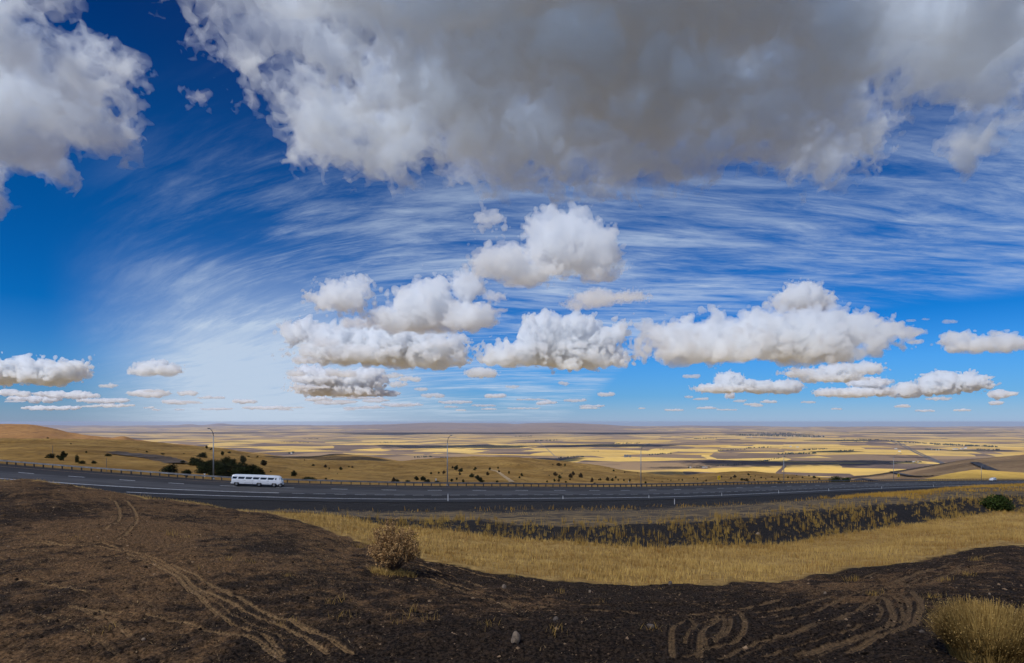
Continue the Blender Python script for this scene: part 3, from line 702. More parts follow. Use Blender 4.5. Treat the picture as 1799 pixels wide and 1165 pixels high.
# ---------------------------------------------------------------- roads far off
def drape(name, pts, w, mat, fn, dz):
    P = resample(np.array(pts, float), 3.)
    Wp = np.array([fn(a, b) for a, b in P]); Wp[:, 2] += dz
    t = np.gradient(Wp[:, :2], axis=0); t /= np.hypot(*t.T)[:, None] + 1e-9
    n = np.stack([-t[:, 1], t[:, 0]], -1) * w / 2
    A_, B_ = Wp.copy(), Wp.copy(); A_[:, :2] += n; B_[:, :2] -= n
    co = np.stack([A_, B_], 1).reshape(-1, 3)
    return tag(mesh_np(name, co, grid_faces(len(Wp), 2), mat), kind='structure')
def plain_hit(px, py):
    Y = -PZ * F / (py - EY)
    for _ in range(6): Y = -float(plain_z((px - CX) / F * Y, Y)) * F / (py - EY)
    X = (px - CX) / F * Y
    return X, Y, float(plain_z(X, Y))
M_ROADFAR = simple('distant_asphalt', (.09, .085, .09), .9)
M_TRACKFAR = simple('distant_farm_road', (.20, .16, .13), .9)
M_CUT = simple('road_cut', (.035, .032, .036), .95, var=.3, scale=.05)
hwy = [(1560,774.5),(1575,779),(1592,787),(1612,797),(1635,807),(1660,817)]
drape('highway', hwy, 34, M_ROADFAR, plain_hit, 3.)
drape('highway', [(x + 5, y - .6) for x, y in hwy], 26, M_ROADFAR, plain_hit, 3.)
drape('farm_road', [(947,778),(960,788),(985,812)], 16, M_TRACKFAR, plain_hit, 3.)
drape('farm_road', [(1250,819),(1320,816),(1400,812),(1480,812)], 12, M_TRACKFAR, plain_hit, 3.)
M_SCORCH = simple('scorched_slope', (.075, .050, .032), .95, var=.5, scale=.35)
M_TRAIL = simple('bare_trail', (.42, .30, .16), .95, var=.2, scale=.2)
HM = lambda a, b: hit_ridge(FN_MAIN, a, b)
drape('burnt_ground', [(196,796),(215,798.5),(235,800.5),(255,802.5),(275,806),(295,811),(306,816)], 11, M_SCORCH, HM, .5)
drape('path', [(862,826),(874,830),(886,838),(899,848)], 3.0, M_TRAIL, HM, .4)
HR = lambda a, b: hit_ridge(FN_RIGHT, a, b)
drape('road', [(1566,829),(1580,833),(1600,837),(1620,838),(1645,836.5)], 18, M_CUT, HR, 2.)
drape('road', [(1711,813),(1724,819),(1740,826),(1758,834),(1775,842)], 20, M_CUT, HR, 2.)
drape('road', [(1505,845),(1518,841.5),(1530,844.5),(1545,847)], 18, M_CUT, HR, 2.)

# ---------------------------------------------------------------- street furniture
M_STEEL = simple('galvanised_steel', (.30, .32, .35), .55, .6, var=.2, scale=1.5)
M_RAIL = simple('weathered_guardrail_steel', (.17, .18, .20), .6, .4, var=.3, scale=1.2)
M_POST = simple('dark_rail_post', (.055, .045, .04), .85, var=.3)
M_LAMPGLASS = simple('lamp_lens', (.5, .5, .48), .3, var=.05)
def make_rail():
    root = empty('guardrail', tuple(road_pt(SMAX * .35, RAIL, -.1)))
    tag(root, 'long weathered steel guardrail on posts along the far side of the highway', 'guardrail')
    o = Vector(root.location)
    s = np.arange(0, SMAX, 1.5)
    prof = [(0, .50), (-.045, .53), (-.045, .575), (.02, .62), (.02, .655), (-.045, .70), (-.045, .745), (0, .775)]
    rows = []
    for q, z in prof: rows.append(road_pt(s, RAIL + q - .12, z - .1 - .12 + .12))
    co = np.stack(rows, 1).reshape(-1, 3) - np.array(o)
    mesh_np('rail', co, grid_faces(len(s), len(prof)), M_RAIL, parent=root)
    ps = np.arange(1., SMAX - 1, 2.0)
    P = road_pt(ps, RAIL, 0.)
    depth = np.hypot(P[:, 0], P[:, 1]); fx = P[:, 0] / P[:, 1] * F + CX
    vis = (P[:, 1] > 0) & (fx > -20) & (fx < 1820)
    order = sorted(range(len(ps)), key=lambda i: (not vis[i], depth[i])); best = set(order[:100])
    m = MB(); m.box((0, 0, .30), (.16, .2, .95), bev=.015)
    first = m.build('post', M_POST, root); rest = MB(); made = False
    for i, p in enumerate(P):
        a = math.atan2(np.interp(ps[i], SS, ty), np.interp(ps[i], SS, tx))
        if i in best:
            q = first if not made else first.copy()
            if made: COL.objects.link(q); q.parent = root
            made = True; q.location = Vector(p) - o + Vector((0, 0, -.12)); q.rotation_euler = (0, 0, a)
        else: rest.box(tuple(Vector(p) - o + Vector((0, 0, .18))), (.16, .2, .95), rot=a)
    tag(rest.build('post', M_POST, root), kind='stuff')
make_rail()

def make_lamp():
    root = empty('street_lamp', (0, 0, 0))
    m = MB(); m.tube([(0, 0, -.4), (0, 0, 4), (0, 0, 8.6)], [.12, .10, .075], 10); m.build('pole', M_STEEL, root, True)
    m = MB(); m.box((0, 0, -.1), (.42, .42, .5), bev=.05); m.build('base', M_STEEL, root)
    m = MB(); m.tube([(0, 0, 8.45), (0, -.12, 8.8), (0, -.5, 9.25), (0, -1.0, 9.6), (0, -1.7, 9.85), (0, -2.3, 9.95)], [.07, .06, .055, .05, .045, .04], 8); m.build('arm', M_STEEL, root, True)
    m = MB()
    m.loft([[(x * w, y, z0 + dz * (1 if x2 > 0 else -1)) for x, x2 in ((-1, -1), (1, -1), (1, 1), (-1, 1))] for y, w, dz, z0 in ((-2.2, .06, .05, 9.95), (-2.35, .14, .08, 9.96), (-2.75, .16, .09, 9.97), (-3.0, .07, .05, 9.96))])
    h = m.build('lamp_head', M_STEEL, root)
    m = MB(); m.box((0, -2.6, 9.875), (.22, .36, .03), bev=.01); m.build('lens', M_LAMPGLASS, h)
    return root
lamp0 = make_lamp()
LAMPS = [(375, 753, 'tall grey street lamp leftmost of all, rising beside the dark clump of trees'), (786, 765, 'tall grey street lamp on the far roadside, second from the left, above the tan bush'),
         (1126, 780, 'grey street lamp third from the left, its arm reaching up into the plain'), (1377, 795, 'grey street lamp behind the guardrail in front of the red rocky slope'),
         (1570, 797, 'slim grey street lamp beside the second yellow sign, near the shaded hill'), (1724, 815, 'farthest grey street lamp standing before the sunlit golden hill')]
for i, (px, pt, lab) in enumerate(LAMPS):
    o = lamp0 if i == 0 else copy_tree(lamp0)
    s = road_s_at_px(px, RAIL + 1.2); p = road_pt(s, RAIL + 1.2, -.1)
    o.location = tuple(p); o.rotation_euler = (0, 0, math.atan2(np.interp(s, SS, ty), np.interp(s, SS, tx)))
    hgt = (-(pt - EY) / F * p[1]) - p[2]; o.scale = (1, 1, max(.8, min(1.15, hgt / 9.9)))
    tag(o, lab, 'street lamp', 'street lamps along the guardrail')

M_SIGN = simple('sign_yellow', (.80, .50, .02), .5, var=.06); M_BLK = simple('sign_black', (.015, .015, .015), .6)
def chevron_sign(px, off, w, h, hb, lab, kind):
    s = road_s_at_px(px, off); p = road_pt(s, off, -.2)
    root = empty('road_sign', tuple(p), math.atan2(np.interp(s, SS, ty), np.interp(s, SS, tx)) * .3); tag(root, lab, 'road sign', 'yellow road signs')
    m = MB(); m.box((0, .05, hb / 2 + .1), (.09, .09, hb + h), bev=.01); m.build('post', M_STEEL, root)
    m = MB(); m.box((0, -.02, hb + h / 2), (w, .03, h), bev=.01); b = m.build('panel', M_SIGN, root)
    m = MB(); z0 = hb + h / 2; t = .13 * h
    if kind == 0:      # bent arrow
        P = [(-.05*w, -.38*h), (-.05*w, .02*h), (.16*w, .20*h)]; q = .085 * w
        m.box((-.04*w, -.038, z0 - .16*h), (2*q, .006, .40*h)); m.box((.06*w, -.0385, z0 + .08*h), (2*q, .006, .26*h), rot=0)
        m.add([(-.20*w, -.041, z0 + .16*h), (.30*w, -.041, z0 + .16*h), (.07*w, -.041, z0 + .40*h), (-.20*w, -.038, z0 + .16*h), (.30*w, -.038, z0 + .16*h), (.07*w, -.038, z0 + .40*h)], [(0,1,2), (3,5,4), (0,3,4,1), (1,4,5,2), (2,5,3,0)])
    else:              # chevron pointing left
        a, b_ = [(-.32*w, 0), (.10*w, .42*h), (.36*w, .42*h), (-.02*w, 0), (.36*w, -.42*h), (.10*w, -.42*h)], []
        m.add([(x, -.041, z0 + z) for x, z in a] + [(x, -.036, z0 + z) for x, z in a], [(0,3,2,1), (0,5,4,3)] + [(i, (i+1) % 6, (i+1) % 6 + 6, i + 6) for i in range(6)])
    m.build('symbol', M_BLK, b)
chevron_sign(1263, RAIL + 1.0, .85, 1.15, 1.4, 'small yellow sign with a black arrow on a post, left of the other yellow sign', 0)
chevron_sign(1578.5, RAIL + 1.0, 1.0, 1.35, 1.7, 'yellow sign with a black chevron beside the fifth street lamp', 1)

M_WPOST = simple('white_plastic_post', (.62, .63, .64), .5, var=.08)
M_REFL = simple('reflector_grey', (.30, .31, .33), .3)
def delineator(px, off, h, lab, grp):
    s = road_s_at_px(px, off); p = road_pt(s, off, 0.)
    z = float(ground_z(p[0], p[1], True)[0]) if off < -3.6 else p[2] + .01
    root = empty('marker_post', (p[0], p[1], z)); tag(root, lab, 'marker post', grp)
    m = MB(); m.box((0, 0, h / 2 - .05), (.11, .04, h + .1), bev=.012); b = m.build('post', M_WPOST, root)
    m = MB(); m.box((0, -.024, h - .1), (.08, .01, .12), bev=.003); m.build('reflector', M_REFL, root)
G = 'white marker posts along the near edge of the road'
for px, off, h, lab in ((787, -2.4, 1.15, 'tallest white marker post on the near roadside, below the second street lamp'), (989, -1.0, .55, 'short white marker post left of the middle of the near white line'),
        (1140, -1.0, .55, 'short white marker post just right of the third street lamp, near side'), (1185, -9.0, 1.0, 'grey white marker post standing in the dark gravel'),
        (1268, -1.0, .6, 'short white marker post below the first yellow sign'), (1368, -1.0, .7, 'short white marker post near the fourth street lamp, near side'),
        (1456, -1.0, .7, 'short white marker post right of the fourth street lamp, below the green tree'), (1549, -1.0, .7, 'short white marker post left of the second yellow sign, near side'), (1640, -1.0, .7, 'rightmost short white marker post at the road edge')):
    delineator(px, off, h, lab, G)
def hill_post(name, px, py, h, w, mat, lab, cat):
    X, Y, Z = hit_ridge(FN_MAIN, px, py)
    m = MB(); m.tube([(0, 0, -.6), (0, 0, h * .6), (0, 0, h)], [w / 2, w / 2 * .95, w / 2 * .8], 8)
    m.box((0, 0, h), (w * 1.1, w * 1.1, w * .5), bev=w * .1)
    return tag(m.build(name, mat, None, False, (X, Y, Z)), lab, cat)
M_WOOD = simple('grey_timber', (.16, .14, .125), .9, var=.3)
hill_post('utility_pole', 187, 829, 7.2 * .55, .16, M_WOOD, 'thin grey pole standing in dry grass left of the first lamp', 'pole')
hill_post('utility_pole', 92.5, 801, 7.0 * .6, .22, M_WOOD, 'thin grey pole beside the leftmost bushes on the slope', 'pole')
for px, py, lab in ((359.5, 838.5, 'small white marker in front of the dark trees left of the first lamp'), (766, 846.5, 'small white marker on the slope just left of the second lamp'), (1104.5, 847.5, 'small white marker on the slope left of the third lamp')):
    hill_post('boundary_marker', px, py, 1.0, .42, M_WPOST, lab, 'marker')

# ---------------------------------------------------------------- vehicles
def paint(name, col):
    m, t, b = new_mat(name); b.inputs['Base Color'].default_value = (*col, 1); b.inputs['Roughness'].default_value = .28
    b.inputs['Coat Weight'].default_value = .5; b.inputs['Coat Roughness'].default_value = .08
    nz = t.noise(t.n('ShaderNodeTexCoord').outputs['Object'], 2.5, 3); t.put(b.inputs['Base Color'], t.mix(t.ramp(nz, .3, .8), col, tuple(c * .88 for c in col))); return m
M_PAINT = paint('white_paint', (.78, .82, .88)); M_TINT = simple('tinted_glass', (.012, .016, .02), .08, var=0, spec=.8)
M_RUB = simple('tyre_rubber', (.014, .014, .015), .8); M_ALLOY = simple('alloy_rim', (.42, .43, .45), .35, .7); M_TRIM = simple('black_trim', (.015, .015, .016), .5)
M_RED = simple('tail_lamp_red', (.16, .01, .01), .25); M_CLEAR = simple('head_lamp_lens', (.55, .56, .55), .2)
def vehicle(name, st, wins, wheels, doors, belt=1.18, front=None, rear=None):
    """st: (x, z_low, z_top, half width low, half width at roof)"""
    root = empty(name, (0, 0, 0)); m = MB(); rings = []
    for x, zb, zt, w, tw in st:
        bl = min(belt, zt - .06)
        half = [(0, zb), (w * .82, zb), (w * .96, zb + .10), (w, (zb + bl) * .5), (w * .98, bl - .06), (w * .955, bl), (tw + (w*.955 - tw) * .12, bl + (zt - bl) * .78), (tw * .92, zt - .035), (tw * .6, zt), (0, zt + .012)]
        rings.append([(x, y, z) for y, z in half] + [(x, -y, z) for y, z in half[-2:0:-1]])
    m.loft(rings); body = m.build('body', M_PAINT, root, False)
    def wall(x, z, side, out=.012):
        i = max(j for j in range(len(st)) if st[j][0] <= x + 1e-6) if x >= st[0][0] else 0; j = min(i + 1, len(st) - 1)
        t = 0 if j == i else (x - st[i][0]) / (st[j][0] - st[i][0])
        w = st[i][3] + (st[j][3] - st[i][3]) * t; tw = st[i][4] + (st[j][4] - st[i][4]) * t; zt = st[i][2] + (st[j][2] - st[i][2]) * t
        y0 = w * .955; y1 = tw + (y0 - tw) * .12; z1 = belt + (zt - belt) * .78
        if z < belt: y = w * .985
        else: y = y0 + (y1 - y0) * (z - belt) / max(z1 - belt, .01)
        return side * (y + out)
    for side in (-1, 1):
        for k, (xa, xb, xc, xd, za, zb_) in enumerate(wins):      # bottom-left, bottom-right, top-right, top-left
            m = MB(); P = [(xa, za), (xb, za), (xc, zb_), (xd, zb_)]
            V = [(x, wall(x, z, side, .014), z) for x, z in P] + [(x, wall(x, z, side, -.03), z) for x, z in P]
            m.add(V, [(0,1,2,3), (4,7,6,5), (0,4,5,1), (1,5,6,2), (2,6,7,3), (3,7,4,0)]); m.build('window', M_TINT, body)
        for x in doors:
            m = MB()
            for xx, z0, z1 in ((x, .42, belt - .03),):
                V = [(xx + dx_, wall(xx, z, side, o), z) for o in (.006, -.02) for dx_, z in ((-.014, z0), (.014, z0), (.014, z1), (-.014, z1))]
                m.add(V, [(0,1,2,3), (4,7,6,5), (0,4,5,1), (1,5,6,2), (2,6,7,3), (3,7,4,0)])
            m.build('door_seam', M_TRIM, body)
            m = MB(); m.box((x - .18, wall(x - .18, belt - .16, side, .02), belt - .16), (.2, .035, .035), bev=.01); m.build('door_handle', M_ALLOY, body)
        for x, r in wheels:
            m = MB(); V = []                                        # wheel arch
            n = 20; yy = wall(x, .6, side, .006); yi = wall(x, .6, side, -.16)
            ring = [(x + math.cos(a) * r * 1.28, max(.33, .37 + math.sin(a) * r * 1.28)) for a in [i * 2 * math.pi / n for i in range(n)]]
            m.loft([[(q[0], yi, q[1]) for q in ring], [(q[0], yy, q[1]) for q in ring]]); m.build('wheel_arch', M_TRIM, body)
            wh = empty('wheel', (x, side * .86, r)); wh.parent = root
            m = MB(); m.loft([[(math.cos(a) * rr, yy2, math.sin(a) * rr) for a in [i * 2 * math.pi / 24 for i in range(24)]] for yy2, rr in ((-.13, r * .86), (-.11, r), (.11, r), (.13, r * .86))]); m.build('tyre', M_RUB, wh, True)
            m = MB(); rr = r * .62
            m.loft([[(math.cos(a) * q, side * yy2, math.sin(a) * q) for a in [i * 2 * math.pi / 20 for i in range(20)]] for yy2, q in ((.10, rr), (.145, rr), (.12, rr * .8), (.15, rr * .25))]); m.build('rim', M_ALLOY, wh, True)
    x0, x1 = st[0], st[-1]
    m = MB(); m.box((x0[0] - .04, 0, .52), (.16, x0[3] * 1.96, .26), bev=.06); m.build('bumper', M_PAINT, root)
    m = MB(); m.box((x1[0] + .02, 0, .52), (.16, x1[3] * 1.94, .26), bev=.06); m.build('bumper', M_PAINT, root)
    m = MB(); m.box(((x0[0] + x1[0]) / 2, 0, .36), (x1[0] - x0[0] - .3, 1.7, .16), bev=.03); m.build('underbody', M_TRIM, root)
    for side in (-1, 1):
        m = MB(); m.box((x0[0] + .02, side * x0[3] * .86, .95), (.10, .20, .46), bev=.03); m.build('tail_lamp', M_RED, body)
        m = MB(); m.box((x1[0] - .02, side * x1[3] * .78, .80), (.10, .34, .20), bev=.03); m.build('headlight', M_CLEAR, body)
    m = MB(); (xa, za), (xb, zb_) = front
    m.add([(xa + .02, -.72, za), (xa + .02, .72, za), (xb + .02, .62, zb_), (xb + .02, -.62, zb_), (xa - .05, -.72, za), (xa - .05, .72, za), (xb - .05, .62, zb_), (xb - .05, -.62, zb_)], [(0,1,2,3), (4,7,6,5), (0,4,5,1), (1,5,6,2), (2,6,7,3), (3,7,4,0)])
    m.build('windscreen', M_TINT, body)
    m = MB(); m.box((x0[0] - .004, 0, 1.5), (.05, 1.35, .42), bev=.03); m.build('rear_window', M_TINT, body)
    return root
H = 1.98
lim = vehicle('stretch_limousine', [(0, .42, 1.72, .90, .74), (.06, .36, 1.90, .98, .80), (.35, .36, H, 1.0, .82), (2.5, .36, H + .02, 1.0, .82), (4.7, .36, H + .03, 1.0, .82), (7.2, .36, H + .01, 1.0, .82), (8.05, .36, H - .03, 1.0, .80), (8.35, .38, 1.72, .99, .78), (8.55, .40, 1.22, .96, .86), (8.72, .42, .98, .90, .84)],
    [(.12, .78, 1.0, .22, 1.30, 1.66)] + [(1.12 + 1.26*k, 2.06 + 1.26*k, 2.30 + 1.26*k, 1.16 + 1.26*k, 1.30, 1.66) for k in range(5)] + [(7.44, 8.34, 8.22, 7.48, 1.30, 1.66)], [(.9, .37), (4.75, .37), (7.35, .37), (8.42, .34)], [2.35, 3.65, 6.3], front=((8.56, 1.24), (8.36, 1.70)))
tag(lim, 'white stretched van with seven dark side windows on the far lane beside the guardrail', 'limousine')
def park(o, px_left, off, L):
    s = road_s_at_px(px_left, off); p = road_pt(s, off, .012); q = road_pt(s + L, off, .012)
    d = q - p; o.location = tuple(p); o.rotation_euler = (0, -math.asin(d[2] / np.linalg.norm(d)), math.atan2(d[1], d[0]))
lim.scale = (.93, .93, .95); park(lim, 408, 13.0, 8.1)
suv = vehicle('parked_suv', [(0, .42, 1.45, .88, .72), (.08, .38, 1.68, .93, .74), (.5, .36, 1.78, .95, .76), (1.9, .36, 1.80, .95, .76), (2.75, .36, 1.76, .95, .74), (3.45, .36, 1.20, .94, .84), (4.3, .38, 1.08, .92, .82), (4.75, .42, .88, .84, .76)],
    [(.2, 1.0, 1.05, .38, 1.25, 1.58), (1.1, 1.95, 1.95, 1.13, 1.25, 1.60), (2.05, 3.0, 2.68, 2.05, 1.25, 1.58)], [(.95, .37), (3.75, .37)], [1.05, 2.0, 3.05], front=((3.32, 1.27), (2.86, 1.68)))
suv.name = 'car'; tag(suv, 'small white car at the far right end of the road beside the guardrail', 'car')
sq = road_s_at_px(1741, 14.5); p = road_pt(sq, 14.5, .012); q = road_pt(sq + 4.7, 14.5, .012); d = p - q
suv.location = tuple(q); suv.rotation_euler = (0, -math.asin(d[2] / np.linalg.norm(d)), math.atan2(d[1], d[0]))
print('objects', round(time.time() - T0, 1))

# ================================================================ vegetation
def veg_mat(name, c1, c2, tip=None, rough=.9, trans=.25):
    m, t, b = new_mat(name)
    r = t.attr('rnd'); c = t.mix(r, c1, c2)
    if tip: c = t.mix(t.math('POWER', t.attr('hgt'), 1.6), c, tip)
    t.put(b.inputs['Base Color'], c); b.inputs['Roughness'].default_value = rough; b.inputs['Specular IOR Level'].default_value = .1
    return m
def leaf_cloud(rng, centres, radii, n_each, size, flat=.8):
    """small leaf quads spread through clumps"""
    V, R = [], []
    for c, r in zip(centres, radii):
        n = max(8, int(n_each * r * r / (np.mean(radii)**2)))
        d = rng.normal(size=(n, 3)); d /= np.linalg.norm(d, axis=1)[:, None]
        p = c + d * (r * rng.uniform(.35, 1.0, (n, 1))**.6) * np.array([1, 1, flat])
        a = rng.normal(size=(n, 3)); a /= np.linalg.norm(a, axis=1)[:, None]; b = np.cross(a, rng.normal(size=(n, 3))); b /= np.linalg.norm(b, axis=1)[:, None]
        s = size * rng.uniform(.5, 1.3, (n, 1))
        V.append(np.stack([p - a*s - b*s*.6, p + a*s - b*s*.6, p + a*s + b*s*.6, p - a*s + b*s*.6], 1))
        R.append(np.repeat(np.clip(rng.normal(.5, .22) + rng.normal(0, .25, n), 0, 1), 4))
    V = np.concatenate(V); n = len(V)
    return V.reshape(-1, 3), np.arange(n * 4).reshape(n, 4), np.concatenate(R)
M_TREE = veg_mat('dark_foliage', (.008, .011, .006), (.040, .050, .018))
M_TREEB = veg_mat('brown_foliage', (.020, .014, .010), (.075, .055, .028))
M_GREEN = veg_mat('green_foliage', (.010, .020, .006), (.050, .075, .016))
M_BARK = simple('bark', (.045, .034, .026), .95, var=.3)
def make_tree(name, h, w, seed, nc=9, n_each=90, size=.13, mat=M_TREE, trunk=.16, low=.12, shape=1.):
    rng = np.random.default_rng(seed); root = empty(name, (0, 0, 0))
    C, R = [], []
    for k in range(nc):
        t = (k + .5) / nc; z = h * (low + (1 - low) * .86 * t); rad = w * .5 * math.sin(math.pi * min(.98, .22 + .72 * t)) ** shape
        a = rng.uniform(0, 6.28); q = rad * rng.uniform(.15, .75); C.append(np.array([math.cos(a)*q, math.sin(a)*q, z])); R.append(max(.16 * w, rad * rng.uniform(.45, .7)))
        if rng.uniform() < .6: C.append(np.array([-math.cos(a + .6)*q, -math.sin(a + .6)*q, z * rng.uniform(.85, 1.0)])); R.append(max(.14 * w, rad * rng.uniform(.35, .6)))
    v, f, r = leaf_cloud(rng, C, R, n_each, size)
    mesh_np('crown', v, f, mat, dict(rnd=r), smooth=False, parent=root)
    m = MB(); m.tube([(0, 0, -.5), (0, .02, h * .25), (.04 * w, 0, h * .55), (.02 * w, .03 * w, h * .85)], [trunk * h * .22, trunk * h * .17, trunk * h * .11, trunk * h * .03], 7)
    for k in range(5):
        c = C[rng.integers(len(C))]; z0 = h * rng.uniform(.1, .4); m.tube([(0, 0, z0), tuple((c * .55 + np.array([0, 0, z0]) * .45)), tuple(c)], [trunk * h * .10, trunk * h * .06, trunk * h * .02], 5)
    m.build('trunk', M_BARK, root)
    return root
PROT = [make_tree('tree', 4, w, 60 + i, mat=mt, shape=sh_, low=lw) for i, (w, mt, sh_, lw) in enumerate(((3.4, M_TREE, 1., .12), (2.8, M_TREE, .8, .2), (3.8, M_TREEB, 1.2, .1), (3.2, M_TREE, 1., .28), (4.6, M_TREE, .7, .03), (3.0, M_TREEB, .9, .15)))]
used = [False] * len(PROT)
Z1 = [(280,350,65,50),(195,335,35,60),(372,365,55,30),(408,378,22,50),(485,375,22,40),(240,338,24,24),(435,305,15,12),(585,320,18,50),(330,242,8,12),(1020,450,75,130),(1130,462,50,75),(1240,330,38,80),(1262,272,22,20),(1295,280,18,14),(1370,320,32,24),(1420,300,14,26),(1100,375,24,30),
      (1655,385,38,40),(1613,330,14,12),(1510,362,50,50),(1200,388,50,110),(1285,400,55,110),(1400,380,55,110),(1445,392,50,80),(1250,440,60,120),(1340,435,66,100),(1400,465,60,120),(1480,455,66,110),(1560,462,84,130),(1630,462,55,66),(1300,462,40,70),(1170,372,46,80),(1230,408,55,100),(1330,405,60,110),(1380,430,60,100),(1430,420,55,100),(1500,420,60,110),(1520,445,60,90),(1590,440,60,90),(1280,425,50,90),(1350,462,50,90),(1450,462,50,90),(1600,464,50,80),(1550,328,8,20),(850,292,10,20),(960,307,10,30),(790,280,6,8),(1105,305,6,14),(160,332,10,20),(170,160,9,16)]
Z2 = [(12,385,40,45),(8,462,35,30),(222,460,42,40),(315,488,26,110),(437,400,22,24),(463,412,14,10),(355,385,12,26),(293,350,10,8),(542,415,22,24),(598,398,10,14),(622,402,12,16),(905,497,35,28),(928,499,22,34),(1060,488,30,34),(1108,494,36,40),(1140,497,20,50),(1162,443,16,18),(1215,442,15,14),(1250,440,24,20),
      (1303,497,22,22),(1340,484,20,14),(1383,500,24,18),(1335,420,32,34),(1370,427,26,40),(1310,402,16,14),(1360,450,20,20),(1342,392,12,12),(1467,417,24,24),(1440,467,28,34),(1480,484,32,40),(1500,500,34,44),(1552,452,26,24),(1567,415,20,16),(1622,405,16,12),(1630,432,18,12),(1697,440,18,14),(1000,499,14,40),
      (1200,499,12,40),(440,484,14,16),(483,490,12,14),(60,430,8,16),(519,443,8,8),(1617,502,16,24)]
Z3 = [(55,440,18,12),(142,458,22,18),(128,472,14,14),(397,388,24,34),(440,387,18,14),(357,385,10,8),(375,455,26,30),(405,474,26,24),(368,495,22,14),(397,494,20,16),(318,502,14,14),(331,460,10,8),(480,467,30,30),(498,452,28,22),(548,467,32,30),(447,507,14,14),(475,486,14,12),(626,498,34,20),(645,512,12,22),
      (683,488,18,14),(672,487,12,10),(734,492,28,22),(765,494,22,20),(788,475,18,14),(806,490,16,10),(844,494,16,12),(886,497,22,12),(775,424,14,14),(850,432,8,10),(994,510,18,14),(1107,497,10,8),(1169,490,10,8),(1247,490,14,10),(1222,487,8,8),(1148,482,7,6),(1323,472,8,8),(1350,480,10,10),(1390,502,8,16),
      (1410,490,10,12),(1515,467,14,10),(1545,502,14,10),(1580,480,16,12),(1607,467,20,22),(1655,487,18,22),(1690,492,20,26),(1700,452,14,16),(1740,487,12,12),(1765,504,12,14),(1715,467,10,10),(420,442,10,8),(1055,477,6,6),(988,472,5,5),(940,438,6,6)]
Z4 = [(30,490,12,16),(60,502,12,20),(145,472,12,10),(178,482,10,8),(105,462,9,8),(220,467,10,8),(265,482,16,10),(275,502,14,40),(330,472,14,12),(430,472,12,12),(475,450,10,12),(510,474,18,22),(545,484,12,18),(200,502,12,14),(240,497,10,10),(310,502,10,14),(360,477,10,10),(390,454,8,8)]
SP = [(40 + a/3.91, 720 + b/3.91, h/3.91, w/3.91, 0) for a, b, h, w in Z1] + [(460 + a/3.91, 720 + b/3.91, h/3.91, w/3.91, 1) for a, b, h, w in Z2] + [(880 + a/3.91, 720 + b/3.91, h/3.91, w/3.91, 2) for a, b, h, w in Z3] + [(1300 + a/3.91, 720 + b/3.91, h/3.91, w/3.91, 3) for a, b, h, w in Z4]
SPECIAL = {(40 + 1020/3.91, 0): 'broad dark shrub with a forked outline left of the first street lamp', (40 + 280/3.91, 0): 'tall dark bush, biggest of the group on the left slope', (40 + 1130/3.91, 0): 'round dark bush between the forked shrub and the dense clump',
           (460 + 315/3.91, 1): 'wide low dark bush right behind the guardrail just right of the white van', (460 + 222/3.91, 1): 'round dark tree on the slope right of the white van', (40 + 1655/3.91, 0): 'round dark tree alone on the slope above the dense clump'}
rt = random.Random(4)
for px, py, hp, wp, reg in SP:
    X, Y, Zg = hit_ridge(FN_MAIN, px, py)
    k = 4 if wp > hp * 1.5 else rt.choice((0, 1, 2, 3, 5) if reg else (0, 1, 3, 4))
    o = PROT[k] if not used[k] else copy_tree(PROT[k]); used[k] = True
    hm = hp * Y / F * 1.2; wm = wp * Y / F * 1.15; base_w = (3.4, 2.8, 3.8, 3.2, 4.6, 3.0)[k]
    o.location = (X, Y, Zg - .08 * hm); o.scale = (wm / base_w, wm / base_w, hm / 4.); o.rotation_euler = (0, 0, rt.uniform(0, 6.28))
    o.name = 'tree' if hp > 4.2 else 'bush'
    lab = next((v for (a, r), v in SPECIAL.items() if abs(a - px) < .3 and r == reg), None)
    cat = 'tree' if hp > 4.2 else 'bush'
    if lab: tag(o, lab, 'bush' if 'bush' in lab or 'shrub' in lab else 'tree')
    elif 330 < px < 465 and py > 812: tag(o, 'dark green %s in the dense clump behind the first street lamp and white van' % cat, cat, 'dense clump of dark %ss behind the first street lamp' % cat)
    else:
        w_ = 'left of the first street lamp' if px < 375 else 'between the first and second street lamps' if px < 786 else 'between the second and third street lamps' if px < 1126 else 'between the third and fourth street lamps' if px < 1377 else 'right of the fourth street lamp'
        tag(o, 'small dark %s scattered on the dry slope %s' % (cat, w_), cat, 'small dark %ss on the slope %s' % (cat, w_))
# the green tree by the guardrail and the green bush at the right
g1 = make_tree('tree', 4.6, 6.4, 91, nc=12, n_each=160, size=.14, mat=M_GREEN, low=.02, shape=.7)
pp = road_pt(road_s_at_px(1470, RAIL + 6), RAIL + 6, -1.2); g1.location = tuple(pp); sc_ = 90 / 3.91 * pp[1] / F / 6.4; g1.scale = (sc_, sc_, (pp[2]*0 + 13.6 * pp[1] / F) / 4.6)
tag(g1, 'bright green leafy tree behind the guardrail right of the fourth lamp', 'tree')
g1b = make_tree('bush', 2.4, 3.6, 92, nc=7, n_each=110, size=.12, mat=M_GREEN, low=.02, shape=.7)
pp = road_pt(road_s_at_px(1487, RAIL + 7), RAIL + 7, -1.3); g1b.location = tuple(pp); tag(g1b, 'low green bush touching the right side of the green tree', 'bush')
x, y, z = hit(1752, 897, 60, 140); g2 = make_tree('bush', 2.7, 4.4, 93, nc=12, n_each=300, size=.10, mat=M_GREEN, low=.0, shape=.6); g2.location = (x, y, z - .1)
tag(g2, 'dark green bush at the right edge, in the dip between grass and bank', 'bush')

